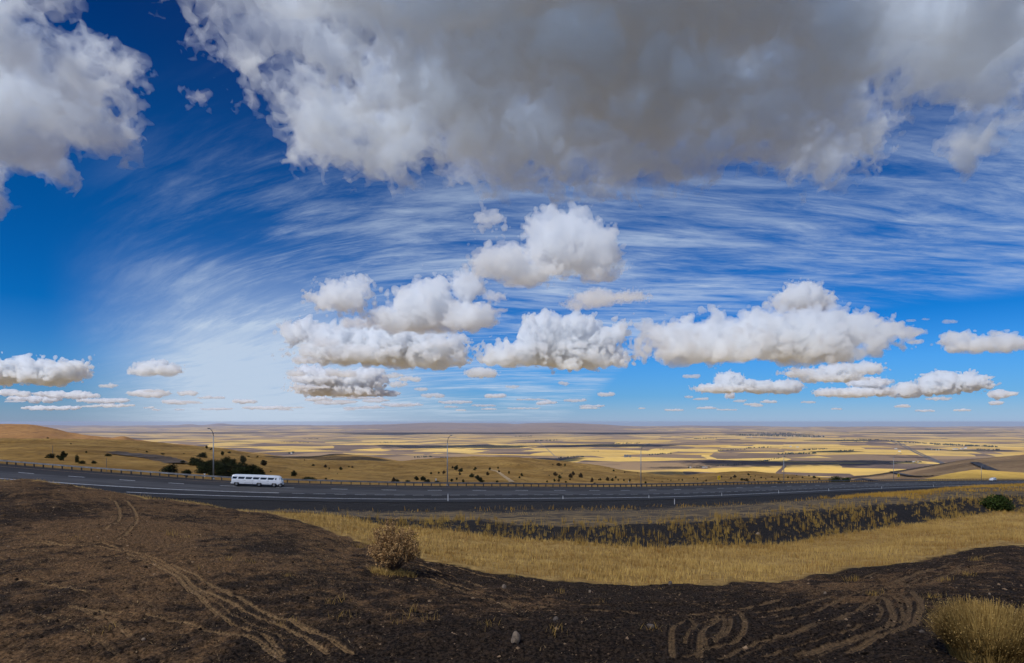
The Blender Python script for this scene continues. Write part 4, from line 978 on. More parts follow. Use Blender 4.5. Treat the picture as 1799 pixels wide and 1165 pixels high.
# grasses and weeds ------------------------------------------------
def blades(name, pts, h, w, mat, rng, lean=.35, patch=0.):
    """one thin tapering blade at every point"""
    n = len(pts); a = rng.uniform(0, 2*np.pi, n); la = rng.uniform(0, 2*np.pi, n); ln = rng.uniform(0, lean, n) * h
    side = np.stack([np.cos(a), np.sin(a), np.zeros(n)], -1) * (w / 2)[:, None]
    tip = pts + np.stack([np.cos(la) * ln, np.sin(la) * ln, h], -1); mid = pts + (tip - pts) * .55 - np.stack([np.cos(la) * ln, np.sin(la) * ln, 0*h], -1) * .15
    V = np.stack([pts - side, pts + side, mid + side * .7, mid - side * .7, tip], 1).reshape(-1, 3)
    i = np.arange(n)[:, None] * 5
    r = rng.uniform(0, 1, n)
    if patch: r = np.clip(.5 + (r - .5) * .7 + .65 * N2.fbm(pts[:, 0] / patch, pts[:, 1] / (patch * .45), 4, .6), 0, 1)
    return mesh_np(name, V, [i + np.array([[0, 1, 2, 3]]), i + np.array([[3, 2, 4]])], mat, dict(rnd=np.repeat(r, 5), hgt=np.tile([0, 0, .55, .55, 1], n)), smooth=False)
def field(rng, n, px0, px1, v0, v1, keep=None):
    """random points on the near ground between two breaks of slope, spread evenly over the area"""
    X, Y, Z = [], [], []
    A = rng.uniform(math.atan((px0 - CX) / F), math.atan((px1 - CX) / F), n * 2)
    R, Zk, _ = knots(A); v = rng.uniform(v0, v1, n * 2)
    j = np.clip(np.floor(v - VROW[0]).astype(int), 0, len(VROW) - 2); t = v - VROW[j]; ii = np.arange(len(A))
    r = R[j, ii] + t * (R[j+1, ii] - R[j, ii])
    wgt = r * (R[j+1, ii] - R[j, ii]); wgt = wgt / np.quantile(wgt, .92); ok = rng.uniform(0, 1, len(A)) < wgt
    A, v, r, Rk, Zk = A[ok][:n], v[ok][:n], r[ok][:n], R[:, ok][:, :n], Zk[:, ok][:, :n]
    z = np.array([pchip(Rk[:, i], Zk[:, i], r[i]) for i in range(len(r))])
    x, y = r * np.sin(A), r * np.cos(A)
    z = z + relief(x, y, v)
    return np.stack([x, y, z], -1), v, A
rg = np.random.default_rng(8)
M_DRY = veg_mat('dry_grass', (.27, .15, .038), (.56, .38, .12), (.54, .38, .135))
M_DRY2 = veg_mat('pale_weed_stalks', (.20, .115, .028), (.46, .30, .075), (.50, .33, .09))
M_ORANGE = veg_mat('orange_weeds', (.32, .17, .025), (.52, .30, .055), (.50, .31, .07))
M_STRAW = veg_mat('straw', (.16, .10, .05), (.52, .37, .19))
P, v, A = field(rg, 110000, -140, 1940, 3.0, 4.0)
nz = N1.fbm(P[:, 0] / 3., P[:, 1] / 1.6, 3); keep = (rg.uniform(0, 1, len(P)) < .75 + .35 * nz) & ((A > math.atan((478 - CX) / F)) | (v > 3.3))
P = P[keep]; P = P[A[keep] == A[keep]]; P = P[(v[keep] > 3 + .05 + .09 * N3.fbm(P[:, 0] / .9, P[:, 1] / .9, 3)) & (N3.fbm(P[:, 0] / 2.1, P[:, 1] / 1.1, 3) < .95)]; hh = .30 + .16 * np.clip(N2.fbm(P[:, 0] / 4., P[:, 1] / 2.5, 3), -1, 1) + rg.uniform(-.08, .14, len(P))
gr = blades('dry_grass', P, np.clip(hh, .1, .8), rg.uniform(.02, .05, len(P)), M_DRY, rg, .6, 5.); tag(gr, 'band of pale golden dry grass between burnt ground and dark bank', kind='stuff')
# darker russet patches in the band
P, v, A = field(rg, 16000, 600, 1940, 3.02, 3.97); nz = N3.fbm(P[:, 0] / 2.6, P[:, 1] / .9, 3); P = P[nz > .62]
tag(blades('dry_grass', P, rg.uniform(.3, .6, len(P)), rg.uniform(.03, .06, len(P)), veg_mat('russet_grass', (.20, .10, .03), (.34, .19, .06)), rg), 'russet tufts among the golden grass', kind='stuff')
# tall weeds standing on the bank
P, v, A = field(rg, 6500, 560, 1940, 3.90, 5.08); Q = np.repeat(P, 9, 0) + rg.normal(0, 1, (len(P) * 9, 3)) * np.array([.09, .09, 0]); hq = np.repeat(.18 + 1.1 * rg.uniform(0, 1, len(P)) ** 2.2, 9) * rg.uniform(.5, 1., len(Q))
nz = N1.fbm(Q[:, 0] / 5., Q[:, 1] / 5., 2) > np.repeat(rg.uniform(-1.1, .6, len(P)), 9); Q, hq = Q[nz], hq[nz]; Q[:, 2] -= .05
tag(blades('weeds', Q, hq, rg.uniform(.018, .042, len(Q)), M_DRY2, rg, .2, 3.), 'tall pale weeds standing on the dark gravel bank', kind='stuff')
# thin growth on the berm
P, v, A = field(rg, 30000, 480, 1940, 5.0, 6.0); nz = N2.fbm(P[:, 0] / 9., P[:, 1] / 2., 3) > .12; P = P[nz]
tag(blades('dry_grass', P, rg.uniform(.06, .25, len(P)), rg.uniform(.03, .07, len(P)), M_DRY, rg, .6), 'thin dry grass on the flat berm below the road', kind='stuff')
# orange weeds along the gravel, thick to the right
P, v, A = field(rg, 60000, 440, 1940, 5.2, 6.15); pxx = np.tan(A) * F + CX
dens = np.where(pxx < 700, .12, np.where(pxx < 1480, .55, 1.0)) * np.where(pxx > 1480, np.clip((v - 5.15) * 3, 0, 1), np.clip(1 - np.abs(v - 5.95) / .22, 0, 1))
clump = N3.fbm(P[:, 0] / 2.4, P[:, 1] / 2.4, 3); keep = (rg.uniform(0, 1, len(P)) < dens) & (clump > np.where(pxx > 1480, -.5, .15)); P = P[keep]
hh = rg.uniform(.25, .75, len(P)); tag(blades('weeds', P, hh, rg.uniform(.04, .09, len(P)), M_ORANGE, rg, .5), 'orange dry weeds growing along the edge of the road gravel', kind='stuff')
P, v, A = field(rg, 60000, 1440, 1940, 5.05, 6.1); P = P[(N3.fbm(P[:, 0] / 3.4, P[:, 1] / 3.4, 3) > -.35) & (v > 5.2 + .35 * N1.fbm(P[:, 0] / 6., P[:, 1] / 6., 2) + np.clip((1560 - (np.tan(A) * F + CX)) / 160, 0, .6))]
tag(blades('weeds', P, rg.uniform(.3, .8, len(P)), rg.uniform(.05, .10, len(P)), M_ORANGE, rg, .5, 6.), 'thick orange weeds on the berm at the right', kind='stuff')
# tufts, straw and clods on the burnt ground
P, v, A = field(rg, 120000, -140, 1940, .0, 2.98); pxx = np.tan(A) * F + CX
d_ = np.where(pxx < 620, .9, .22); nz = N1.fbm(P[:, 0] / 4., P[:, 1] / 4., 3); keep = rg.uniform(0, 1, len(P)) < d_ * np.clip(.6 + nz, .05, 1); P = P[keep]
n = len(P); tag(blades('straw', P, rg.uniform(.015, .07, n), rg.uniform(.008, .022, n), M_STRAW, rg, 4.0), 'scraps of straw strewn over the burnt ground', kind='stuff')
TU = [(300,940,.5,40),(140,945,.3,20),(325,945,.35,20),(505,1012,.3,20),(705,1090,.5,14),(730,1075,.4,14),(760,1088,.35,12),(985,1042,.35,18),(1158,1036,.3,10),(970,1110,.35,20),(1500,1020,.45,60),(1715,985,.5,50),(1700,1010,.35,40),(1535,1045,.3,30),(1190,1035,.25,12),(600,1085,.4,20),(400,985,.3,25),
      (440,990,.35,25),(350,1000,.3,16),(500,1095,.3,20),(590,1060,.35,20),(860,1100,.3,20),(1640,1050,.3,40),(1660,1020,.3,40),(195,1105,.3,12),(1150,1105,.3,14),(1060,1060,.25,12),(640,957,.5,40),(632,962,.45,40),(655,955,.45,40),(1130,1019,.5,50),(1185,1024,.5,50),(900,1014,.4,40),(1090,1018,.4,40),(1290,1020,.4,30)]
Q, hq = [], []
for px, py, h_, n in TU:
    x, y, z = hit(px, py, 12, 90)
    for _ in range(n): Q.append((x + rg.normal(0, .22), y + rg.normal(0, .22), z - .02)); hq.append(h_ * rg.uniform(.4, 1.1))
Q = np.array(Q); Q[:, 2] = ground_z(Q[:, 0], Q[:, 1]) - .02
tag(blades('dry_grass', Q, np.array(hq), rg.uniform(.008, .022, len(Q)), M_DRY2, rg, .9), 'scattered dry tufts left on the burnt ground', kind='stuff')
def stone_np(rng, c, r, sq=(1, .9, .7)):
    P = np.array([(1,0,0),(-1,0,0),(0,1,0),(0,-1,0),(0,0,1),(0,0,-1)], float); Fc = np.array([(0,2,4),(2,1,4),(1,3,4),(3,0,4),(2,0,5),(1,2,5),(3,1,5),(0,3,5)])
    return c + P * rng.uniform(.6, 1.2, (6, 1)) * r * np.array(sq) + rng.normal(0, .15 * r, (6, 3)), Fc
P, v, A = field(rg, 50000, -140, 1940, -.1, 2.95); V, Fc, R_ = [], [], []
for i, p in enumerate(P):
    a, b = stone_np(rg, p, rg.uniform(.012, .045) * (1 if rg.uniform() > .06 else 2.6)); V.append(a); Fc.append(b + 6 * i); R_ += [rg.uniform() ** 3] * 6
tag(mesh_np('clods', np.concatenate(V), np.concatenate(Fc), veg_mat('clod_earth', (.010, .007, .005), (.34, .23, .14)), dict(rnd=R_), smooth=False), 'charred clods and pebbles over the burnt slope', kind='stuff')

# rocks -------------------------------------------------------------
def rock_mat(name, c, d): 
    m, t, b = new_mat(name); pos = t.n('ShaderNodeTexCoord').outputs['Object']; n1 = t.noise(pos, 9, 5, .65); n2 = t.noise(pos, 40, 3)
    t.put(b.inputs['Base Color'], t.mix(t.ramp(n1, .35, .65), c, d)); b.inputs['Roughness'].default_value = .9
    bp = t.n('ShaderNodeBump'); bp.inputs['Distance'].default_value = .03; t.link(n2, bp.inputs['Height']); t.link(bp.outputs[0], b.inputs['Normal']); return m
M_ROCK = rock_mat('pale_rock', (.32, .25, .18), (.16, .12, .09)); M_ROCK2 = rock_mat('grey_rock', (.16, .13, .11), (.07, .055, .045))
def rock(px, py, wp, hp, lab, mat, seed, top=1.):
    x, y, z = hit(px, py, 8, 110); w = wp * y / F / 2; h = hp * y / F
    rng = np.random.default_rng(seed); nu, nv = 20, 12; V = []
    off = rng.uniform(0, 50, 3); pl_ = rng.normal(size=(9, 3)); pl_ /= np.linalg.norm(pl_, axis=1)[:, None]; cut = rng.uniform(.62, .95, 9)
    for i in range(nv + 1):
        th = math.pi * i / nv
        for j in range(nu):
            ph = 2 * math.pi * j / nu; d = np.array([math.sin(th)*math.cos(ph), math.sin(th)*math.sin(ph), math.cos(th)])
            rr = min([1.] + [c / max(float(d @ q), 1e-3) for q, c in zip(pl_, cut)]) * (1 + .05 * float(N1(d[0]*3 + off[0], d[1]*3 + d[2]*2 + off[1])))
            V.append((d[0]*rr*w, d[1]*rr*w*.8, d[2]*rr*h*.62 + h*.34))
    o = mesh_np('rock', V, grid_faces(nv + 1, nu, True)[:, ::-1], mat, smooth=False); o.location = (x, y, z); o.rotation_euler = (0, .12, 0)
    return tag(o, lab, 'rock', 'loose rocks near the camera')
rock(904, 1129, 18, 22, 'largest pale rounded rock standing on the black ground at bottom centre', M_ROCK, 1)
rock(976, 1090, 9, 8, 'small brown rock up and right of the largest pale rock', M_ROCK2, 2)
rock(1143, 1103, 16, 7, 'flat grey rock on black ground left of the circular tyre tracks', M_ROCK2, 3)
rock(885, 1034, 8, 8, 'small tan rock by the ruts below the golden grass', M_ROCK, 4)
rock(1036, 1041, 5, 5, 'small pale pebble among the upper tyre ruts', M_ROCK, 5)
rock(1177, 1027, 7, 7, 'small dark rock at the edge of the golden grass', M_ROCK2, 6)
rock(1449, 1044, 5, 5, 'small pale stone between ruts in the right half', M_ROCK, 7)
rock(1619, 1112, 9, 7, 'grey stone left of the straw coloured bush at lower right', M_ROCK2, 8)
rock(252, 1125, 7, 5, 'small whitish stone on brown soil at lower left', M_ROCK, 9)
rock(1332, 940, 8, 5, 'tan rock half way up the weedy dark bank, the only rock not on burnt ground', M_ROCK, 10)
rock(1738, 1045, 5, 4, 'tiny pale stone above the straw coloured bush', M_ROCK, 11)

# the round tan bush in the middle ---------------------------------
def round_bush():
    x, y, z = hit(692, 1007, 20, 60); rng = np.random.default_rng(33)
    root = empty('bush', (x, y, z)); tag(root, 'round tan seed-headed bush alone at the edge of the burnt ground', 'bush')
    Rw = 47 * y / F; Hh = 93 * y / F; m = MB(); tips = []
    for k in range(150):
        a = rng.uniform(0, 2*np.pi); e = math.acos(rng.uniform(-.12, 1.)) ; q = rng.uniform(.8, 1.03)
        d = np.array([math.sin(e)*math.cos(a) * Rw, math.sin(e)*math.sin(a) * Rw, math.cos(e) * Hh * .56 + Hh * .44]) * q
        p1 = d * .4 + np.array([0, 0, .12]); m.tube([(0, 0, -.05), tuple(p1 * .8), tuple(d)], [.016, .010, .004], 4, cap=False)
        tips.append((p1, d))
        for _ in range(3):
            t = rng.uniform(.4, .95); b = p1 + (d - p1) * t; c = b + rng.normal(0, .22, 3) * np.array([Rw, Rw, Hh]) * .5; m.tube([tuple(b), tuple(c)], [.006, .003], 3, cap=False); tips.append((b, c))
    m.build('twigs', simple('bush_twigs', (.10, .065, .045), .9, var=.3), root)
    C = []
    for b, c in tips:
        for _ in range(26): t = rng.uniform(.35, 1.08); C.append(b + (c - b) * t + rng.normal(0, .05, 3))
    C = np.array(C); ok = ((C[:, 0] / Rw)**2 + (C[:, 1] / Rw)**2 + ((C[:, 2] - Hh*.52) / (Hh * .54))**2 < 1.1) & (C[:, 2] > .2); C = C[ok]
    n = len(C); a = rng.normal(size=(n, 3)); a /= np.linalg.norm(a, axis=1)[:, None]; b = np.cross(a, rng.normal(size=(n, 3))); b /= np.linalg.norm(b, axis=1)[:, None]; s = rng.uniform(.022, .050, (n, 1))
    V = np.stack([C - a*s, C - b*s*.7, C + a*s, C + b*s*.7], 1).reshape(-1, 3)
    mesh_np('seed_heads', V, np.arange(n*4).reshape(n, 4), veg_mat('seed_head_tan', (.16, .080, .028), (.66, .42, .19)), dict(rnd=np.repeat(rng.uniform(0, 1, n), 4)), smooth=False, parent=root)
    Q = np.stack([rng.normal(0, .75, 1500), rng.normal(-.1, .5, 1500), np.zeros(1500)], -1); Q = Q[np.hypot(Q[:, 0], Q[:, 1]) < 1.35]; Q[:, :2] += (x, y); Q[:, 2] = ground_z(Q[:, 0], Q[:, 1]) - .02
    tag(blades('dry_grass', Q, rng.uniform(.12, .45, len(Q)) , rng.uniform(.01, .025, len(Q)), M_DRY, rng, 1.3), 'skirt of flattened orange grass under the round tan bush', kind='stuff')
round_bush()
def straw_bush():
    x, y, z = hit(1738, 1160, 10, 30); rng = np.random.default_rng(34)
    Rw, Hh = 105 * y / F, 108 * y / F; n = 9000
    a = rng.uniform(0, 2*np.pi, n); rr = Rw * .55 * np.sqrt(rng.uniform(0, 1, n)); base = np.stack([np.cos(a)*rr, np.sin(a)*rr, np.zeros(n)], -1)
    a2 = a + rng.normal(0, .5, n); e = rng.uniform(.1, 1.0, n); L_ = Hh * rng.uniform(.55, 1.0, n)
    tip = base + np.stack([np.cos(a2) * np.sin(e) * L_ * .62, np.sin(a2) * np.sin(e) * L_ * .62, np.cos(e) * L_ * .92], -1) + rng.normal(0, .05, (n, 3))
    mid = base * .55 + tip * .45 + np.array([0, 0, .12]); w = rng.uniform(.005, .013, n)[:, None]; sd = np.stack([-np.sin(a), np.cos(a), np.zeros(n)], -1) * w
    V = np.stack([base - sd, base + sd, mid + sd*.8, mid - sd*.8, tip + sd*.4, tip - sd*.4], 1).reshape(-1, 3); i = np.arange(n)[:, None] * 6
    root = empty('bush', (x, y, z)); tag(root, 'spiky straw coloured bush at the bottom right corner', 'bush')
    mesh_np('stalks', V, [i + np.array([[0, 1, 2, 3]]), i + np.array([[3, 2, 4, 5]])], veg_mat('straw_stalks', (.13, .075, .02), (.54, .36, .115)), dict(rnd=np.repeat(rng.uniform(0, 1, n), 6)), smooth=False, parent=root)
    C = tip[rng.integers(0, n, 9000)] + rng.normal(0, .06, (9000, 3)); C[:, 2] = np.maximum(C[:, 2], .05); m_ = len(C); aa = rng.normal(size=(m_, 3)); aa /= np.linalg.norm(aa, axis=1)[:, None]; bb = np.cross(aa, rng.normal(size=(m_, 3))); s = rng.uniform(.006, .016, (m_, 1))
    mesh_np('seed_heads', np.stack([C - aa*s*2, C - bb*s*.4, C + aa*s*2, C + bb*s*.4], 1).reshape(-1, 3), np.arange(m_*4).reshape(m_, 4), veg_mat('straw_seed', (.20, .12, .04), (.56, .39, .14)), dict(rnd=np.repeat(rng.uniform(0, 1, m_), 4)), smooth=False, parent=root)
straw_bush()

# things far down on the plain --------------------------------------
M_FTREE = veg_mat('distant_tree_green', (.018, .028, .018), (.05, .065, .035))
M_BWHITE = simple('white_building', (.62, .62, .60), .7, var=.1, scale=.1); M_BROOF = simple('grey_roof', (.30, .30, .32), .6, var=.2, scale=.1); M_SILO = simple('grey_silo_steel', (.12, .13, .15), .5, .3, var=.2, scale=.1)
def crowns(name, spots, lab):
    rng = np.random.default_rng(len(spots) * 7 + 3); V, Fc, R_ = [], [], []; k = 0
    for x, y, z, h in spots:
        nu, nv = 7, 5; P = []
        for i in range(nv + 1):
            th = math.pi * i / nv
            for j in range(nu):
                ph = 2*math.pi*j/nu; q = rng.uniform(.7, 1.2); P.append((x + math.sin(th)*math.cos(ph)*h*.5*q, y + math.sin(th)*math.sin(ph)*h*.5*q, z + h*.5 + math.cos(th)*h*.52*q))
        V += P; Fc.append(grid_faces(nv + 1, nu, True)[:, ::-1] + k); k += len(P); R_ += list(rng.uniform(0, 1, len(P)))
    return tag(mesh_np(name, V, np.concatenate(Fc), M_FTREE, dict(rnd=R_), smooth=False), lab, kind='stuff')
ROWS_T = [(941,775,985,774,1.8),(982,805,1027,803,2.2),(1077,780,1125,779,1.6),(1138,800,1181,797,2.),(1258,819,1310,816,1.6),(1261,792,1310,790,1.8),(1311,788,1356,786,2.),(1361,799,1433,797,2.6),(1410,791,1453,789,2.2),(1469,793,1500,792,1.8),(1505,772,1576,775,1.6),(1576,777,1640,780,2.),
          (1640,781,1756,786,2.6),(1331,812,1350,810,2.),(1345,810,1380,803,1.6),(1300,765,1448,768,2.6),(1330,762,1400,762,2.),(506,797,517,796,3.),(728,804,760,803,2.4),(772,804,790,804,1.4),(493,777,544,778,1.4),(532,771,560,771,1.4),(905,767,935,767,1.6),(1622,790,1653,791,2.2),(1590,812,1620,812,2.2),(1208,822,1246,821,2.),
          (1220,771,1260,770,1.8),(1716,790,1756,791,2.),(1470,774,1500,773,1.3),(665,778,690,777,1.2),(1156,790,1178,789,1.2),(1040,793,1052,793,1.2),(1500,776,1545,775,1.2)]
rn = random.Random(9)
for i, (xa, ya, xb, yb, hp) in enumerate(ROWS_T):
    n = max(5, int((xb - xa) * .75)); S = []
    for k in range(n):
        t = rn.random(); X, Y, Zg = plain_hit(xa + (xb - xa) * t + rn.uniform(-1, 1), ya + (yb - ya) * t + rn.uniform(-.35, .35)); S.append((X, Y, Zg, hp * Y / F * rn.uniform(.5, 1.15)))
    crowns('distant_trees', S, 'dark line of far trees on the plain')
def barn(px, py, wp, hp, lab, mat=M_BWHITE, name='farm_building', rz=.3):
    X, Y, Zg = plain_hit(px, py); w, h = wp * Y / F, hp * Y / F; d = w * .55
    root = empty(name, (X, Y, Zg), rz); tag(root, lab, 'building', 'farm buildings on the plain')
    m = MB(); m.box((0, 0, h * .35 - 1), (w, d, h * .7 + 2)); m.build('wall', mat, root)
    m = MB(); a, b, z0, z1 = w * .53, d * .56, h * .7, h; m.add([(-a, -b, z0), (a, -b, z0), (a, b, z0), (-a, b, z0), (-a, 0, z1), (a, 0, z1)], [(0,1,5,4), (2,3,4,5), (1,2,5), (3,0,4), (0,3,2,1)]); m.build('roof', M_BROOF, root)
for px, py, wp, hp, lab in ((1236,822,4,2.4,'white farm building at the left end of the thin tree line on the plain'), (1241,821.5,3,2,'smaller white building right beside the white farm building'), (1213,822,2.5,2.2,'lone grey white building left of the farmyard below the third lamp'),
      (1574,789,4,1.8,'white shed left of the far highway, upper one'), (1580,793.5,4,1.8,'white shed left of the far highway, lower one'), (1605,812,4,2,'white farm building by dark trees left of the far highway'), (1613,812.5,3,1.6,'small white building right of the farm by the far highway'),
      (1634,790,5,1.8,'pale long building right of the far highway, left one'), (1646,791,6,1.6,'pale long building right of the far highway, middle one'), (1678,789.5,8,1.8,'long white building farthest right on the bright field'), (1690,789,6,1.6,'white shed touching the long white building on the bright field'), (1696,788,4,2.2,'short bluish building behind the long white building'),
      (1344,809.5,3,1.8,'small white house beside the curved tree line in the valley'), (1401,786,4,1.6,'white building among trees in the far village'), (1389,785,3,1.6,'small white house at the left of the far village'), (512,797,3,2,'grey farm building beyond the golden mound on the left')):
    barn(px, py, wp, hp, lab, rz=rn.uniform(-.4, .5))
def silo(px, py, wp, hp, lab):
    X, Y, Zg = plain_hit(px, py); r, h = wp * Y / F / 2, hp * Y / F; root = empty('grain_silo', (X, Y, Zg)); tag(root, lab, 'silo', 'dark silos on the plain')
    m = MB(); m.loft([[(math.cos(a)*r, math.sin(a)*r, z) for a in [i*2*math.pi/18 for i in range(18)]] for z in (-1, h * .86)]); m.build('body', M_SILO, root)
    m = MB(); m.loft([[(math.cos(a)*r*q, math.sin(a)*r*q, z) for a in [i*2*math.pi/18 for i in range(18)]] for q, z in ((1.04, h*.86), (.5, h*.95), (.08, h))]); m.build('roof', M_SILO, root)
silo(1098.5, 803.5, 4.4, 5, 'left dark silo of the cluster left of the third lamp'); silo(1102.5, 803, 3.4, 4.6, 'middle dark silo of the cluster left of the third lamp'); silo(1107, 803.6, 3.6, 4.4, 'right dark silo of the cluster left of the third lamp')
town = [plain_hit(rn.uniform(1300, 1450), rn.uniform(761, 769)) for _ in range(60)]; m = MB()
for X, Y, Zg in town: m.box((X, Y, Zg + 4), (rn.uniform(14, 34), rn.uniform(14, 30), 12), rot=rn.uniform(0, 1.5))
tag(m.build('distant_town', M_BWHITE), 'far off town of tiny pale buildings seen as one mass', kind='stuff')
print('vegetation', round(time.time() - T0, 1))

# ================================================================ clouds
def cloud_mat(name, dens, aniso=.25, col=(.982, .990, 1, 1)):
    m = bpy.data.materials.new(name); m.use_nodes = True; t = m.node_tree; t.nodes.clear()
    out = t.nodes.new('ShaderNodeOutputMaterial'); v = t.nodes.new('ShaderNodeVolumePrincipled')
    v.inputs['Color'].default_value = col; v.inputs['Density'].default_value = dens; v.inputs['Anisotropy'].default_value = aniso
    t.links.new(v.outputs[0], out.inputs['Volume']); return m
def grf(shape, wl, rng):
    Fq = np.fft.rfftn(rng.standard_normal(shape).astype(np.float32))
    k = np.sqrt(np.fft.fftfreq(shape[0])[:, None, None]**2 + np.fft.fftfreq(shape[1])[None, :, None]**2 + np.fft.rfftfreq(shape[2])[None, None, :]**2)
    Fq *= np.exp(-((k * wl - 1) / .42)**2)
    r = np.fft.irfftn(Fq, s=shape).astype(np.float32); return r / r.std()
def cloud_mesh(name, blobs, base, vox, seed, mat, rough=.22, top_wl=None, wisp=0., soft_base=1., billow=1.1, tear=1.5, upmin=.35, fill=None):
    """blobs: ellipsoids (x, y, z, rx, ry, rz) in metres; base: height of the flat foot"""
    rng = np.random.default_rng(seed); b = np.array(blobs, float)
    S = top_wl or float(np.median(b[:, 5])) * 1.5
    pad = .35 * S + 6 * vox
    lo_ = (b[:, :3] - b[:, 3:]).min(0) - pad; hi = (b[:, :3] + b[:, 3:]).max(0) + pad
    lo_[2] = base - .18 * S - 5 * vox
    shape = [int(x) for x in np.ceil((hi - lo_) / vox)]
    shape = tuple(s + (s % 2) for s in shape)
    g = [lo_[i] + vox * np.arange(shape[i], dtype=np.float32) for i in range(3)]
    acc = np.full(shape, -1e9, np.float32)
    for (x, y, z, rx, ry, rz) in b:
        q = np.sqrt(((g[0] - x) / rx)[:, None, None]**2 + ((g[1] - y) / ry)[None, :, None]**2 + ((g[2] - z) / rz)[None, None, :]**2)
        acc = np.maximum(acc, ((1 - q) * min(rx, ry, rz)).astype(np.float32))
    fl = ((g[2] - base) * soft_base)[None, None, :]
    if fill:   # solid heart of a deck: thicker away from its edge
        acc = acc + fill * np.clip(acc / (.4 * S), 0, 1)
    f = np.minimum(acc, fl); wl = S / vox; up = np.clip((g[2] - base) / (.8 * S) + upmin, upmin, 1.)[None, None, :].astype(np.float32)
    if wisp: f = f + wisp * S * .5 * grf(shape, min(wl * 1.6, shape[0] * .6), rng)
    k_ = 0
    while wl > 3.6:      # round heads at the large scale, torn edges at the small
        n = np.abs(grf(shape, wl, rng)); f = f + (rough * wl * vox) * ((n - .8) * billow if k_ < 2 else (.5 - n) * tear) * up; wl /= 2.; k_ += 1
    for ax in range(3):  # keep the skin closed at the borders of the grid
        sl = [slice(None)] * 3
        for e in (0, -1): sl[ax] = e; f[tuple(sl)] = -3 * vox
    gr = openvdb.FloatGrid(vox * 3.); gr.copyFromArray(np.clip(-f, -3 * vox, 3 * vox).astype(np.float64))
    pts, tri, quad = gr.convertToPolygons(isovalue=0., adaptivity=0.)
    pts = pts * vox + lo_
    o = mesh_np(name, pts, [q for q in (quad, tri) if len(q)], mat)
    tag(o, kind='structure')
    return o
CLOUD_ALT = 1000.
CM = cloud_mat('cloud_vapour', 1 / 85., col=(.952, .974, 1, 1))
CM_FAR = cloud_mat('far_cloud_vapour', 1 / 95., col=(.965, .98, 1, 1))
CM_THIN = cloud_mat('thin_cloud_vapour', 1 / 110.)
CM_OVER = cloud_mat('overhead_cloud_vapour', 1 / 95., col=(.91, .955, 1, 1))
def cumulus(ells, base_py, seed, alt=CLOUD_ALT, deep=.75, mat=None, px_per_vox=1.15, name='cloud', rough=.25, wisp=.32, label=None):
    D = alt * F / (EY - base_py); k = D / F; rng = np.random.default_rng(seed + 100); B = []
    vox = max(D / 610. * px_per_vox, 6.)
    for (px, py, rx, ry) in ells:
        B.append(((px - CX) * k, D + rng.uniform(-.25, .25) * rx * k, (EY - py) * k, rx * k, max(rx * deep, ry) * k, ry * k))
        for j in range(2):
            a = rng.uniform(0, 2 * math.pi); q = rng.uniform(.4, .6)
            B.append(((px - CX + math.cos(a) * rx * .55) * k, D + rng.uniform(-.4, .4) * rx * k, (EY - py + abs(math.sin(a)) * ry * .35) * k, rx * q * k, rx * q * k, ry * q * 1.1 * k))
    return cloud_mesh(name, B, alt, vox, seed, mat or CM, rough=rough, wisp=wisp)
def slab(blobs, seed, alt, vox, name='cloud', mat=None, rough=.22, S=None, wisp=.25, fill=None):
    """wide cloud overhead; blobs (px, py, radius m, thickness m) found where the sight line meets the cloud's height"""
    B = []
    for (px, py, r, h) in blobs:
        Y = (alt + h * .35) * F / (EY - py); B.append(((px - CX) / F * Y, Y, alt + h * .4, r, r, h))
    return cloud_mesh(name, B, alt, vox, seed, mat or CM, rough=.30, top_wl=S, wisp=wisp, billow=-.8, tear=1.6, upmin=1., fill=fill)
# the great cloud overhead
slab([(300,5,50,40),(400,-10,90,60),(400,50,50,50),(440,20,110,80),(470,90,110,70),(520,60,190,100),(600,130,190,110),(640,215,150,100),(545,190,90,60),(560,-30,260,120),(700,60,220,122),(820,60,260,291),(740,200,200,164),(820,200,220,261),(860,270,200,158),(960,120,330,349),(960,255,240,201),(1060,20,330,368),(1120,180,310,340),(1090,280,200,172),
      (1230,90,320,349),(1250,220,280,291),(1380,170,230,252),(1400,250,150,110),(1470,240,120,90),(1440,290,110,70),(1360,40,240,271),(740,-40,320,340),(960,-60,380,368),(1200,-60,380,368),(700,-180,300,216),(1000,-220,380,340),(1300,-200,350,319),
      (1180,290,120,93),(700,275,110,120),(1000,300,100,110),(1420,280,110,120),(560,250,90,90),(590,280,60,60),(850,130,420,150),(1150,120,420,180),(1300,200,260,150),(980,200,300,160),(700,130,260,110)], 11, 1000., 7.5, mat=CM_OVER, S=300, wisp=.10, fill=45.)
slab([(1640,40,200,120),(1760,60,230,140),(1880,30,260,150),(1700,-40,260,140),(1600,-10,140,130),(1640,110,90,90),(1760,190,80,90),(1730,250,60,60),(1850,150,150,150),(1600,110,70,70)], 12, 1000., 7.5, mat=CM_OVER, S=230, wisp=.35)
slab([(60,160,170,130),(120,140,110,110),(150,200,120,150),(60,240,130,150),(-60,200,220,220),(-60,60,170,200),(190,210,70,90),(228,130,36,40),(60,290,80,90),(215,170,55,60),(60,20,50,40),(-80,320,160,160)], 13, 1000., 7.5, mat=CM_OVER, S=190, wisp=.3)
slab([(348,175,26,22),(430,182,24,18)], 14, 1000., 6., mat=CM_THIN, S=46, wisp=.4)
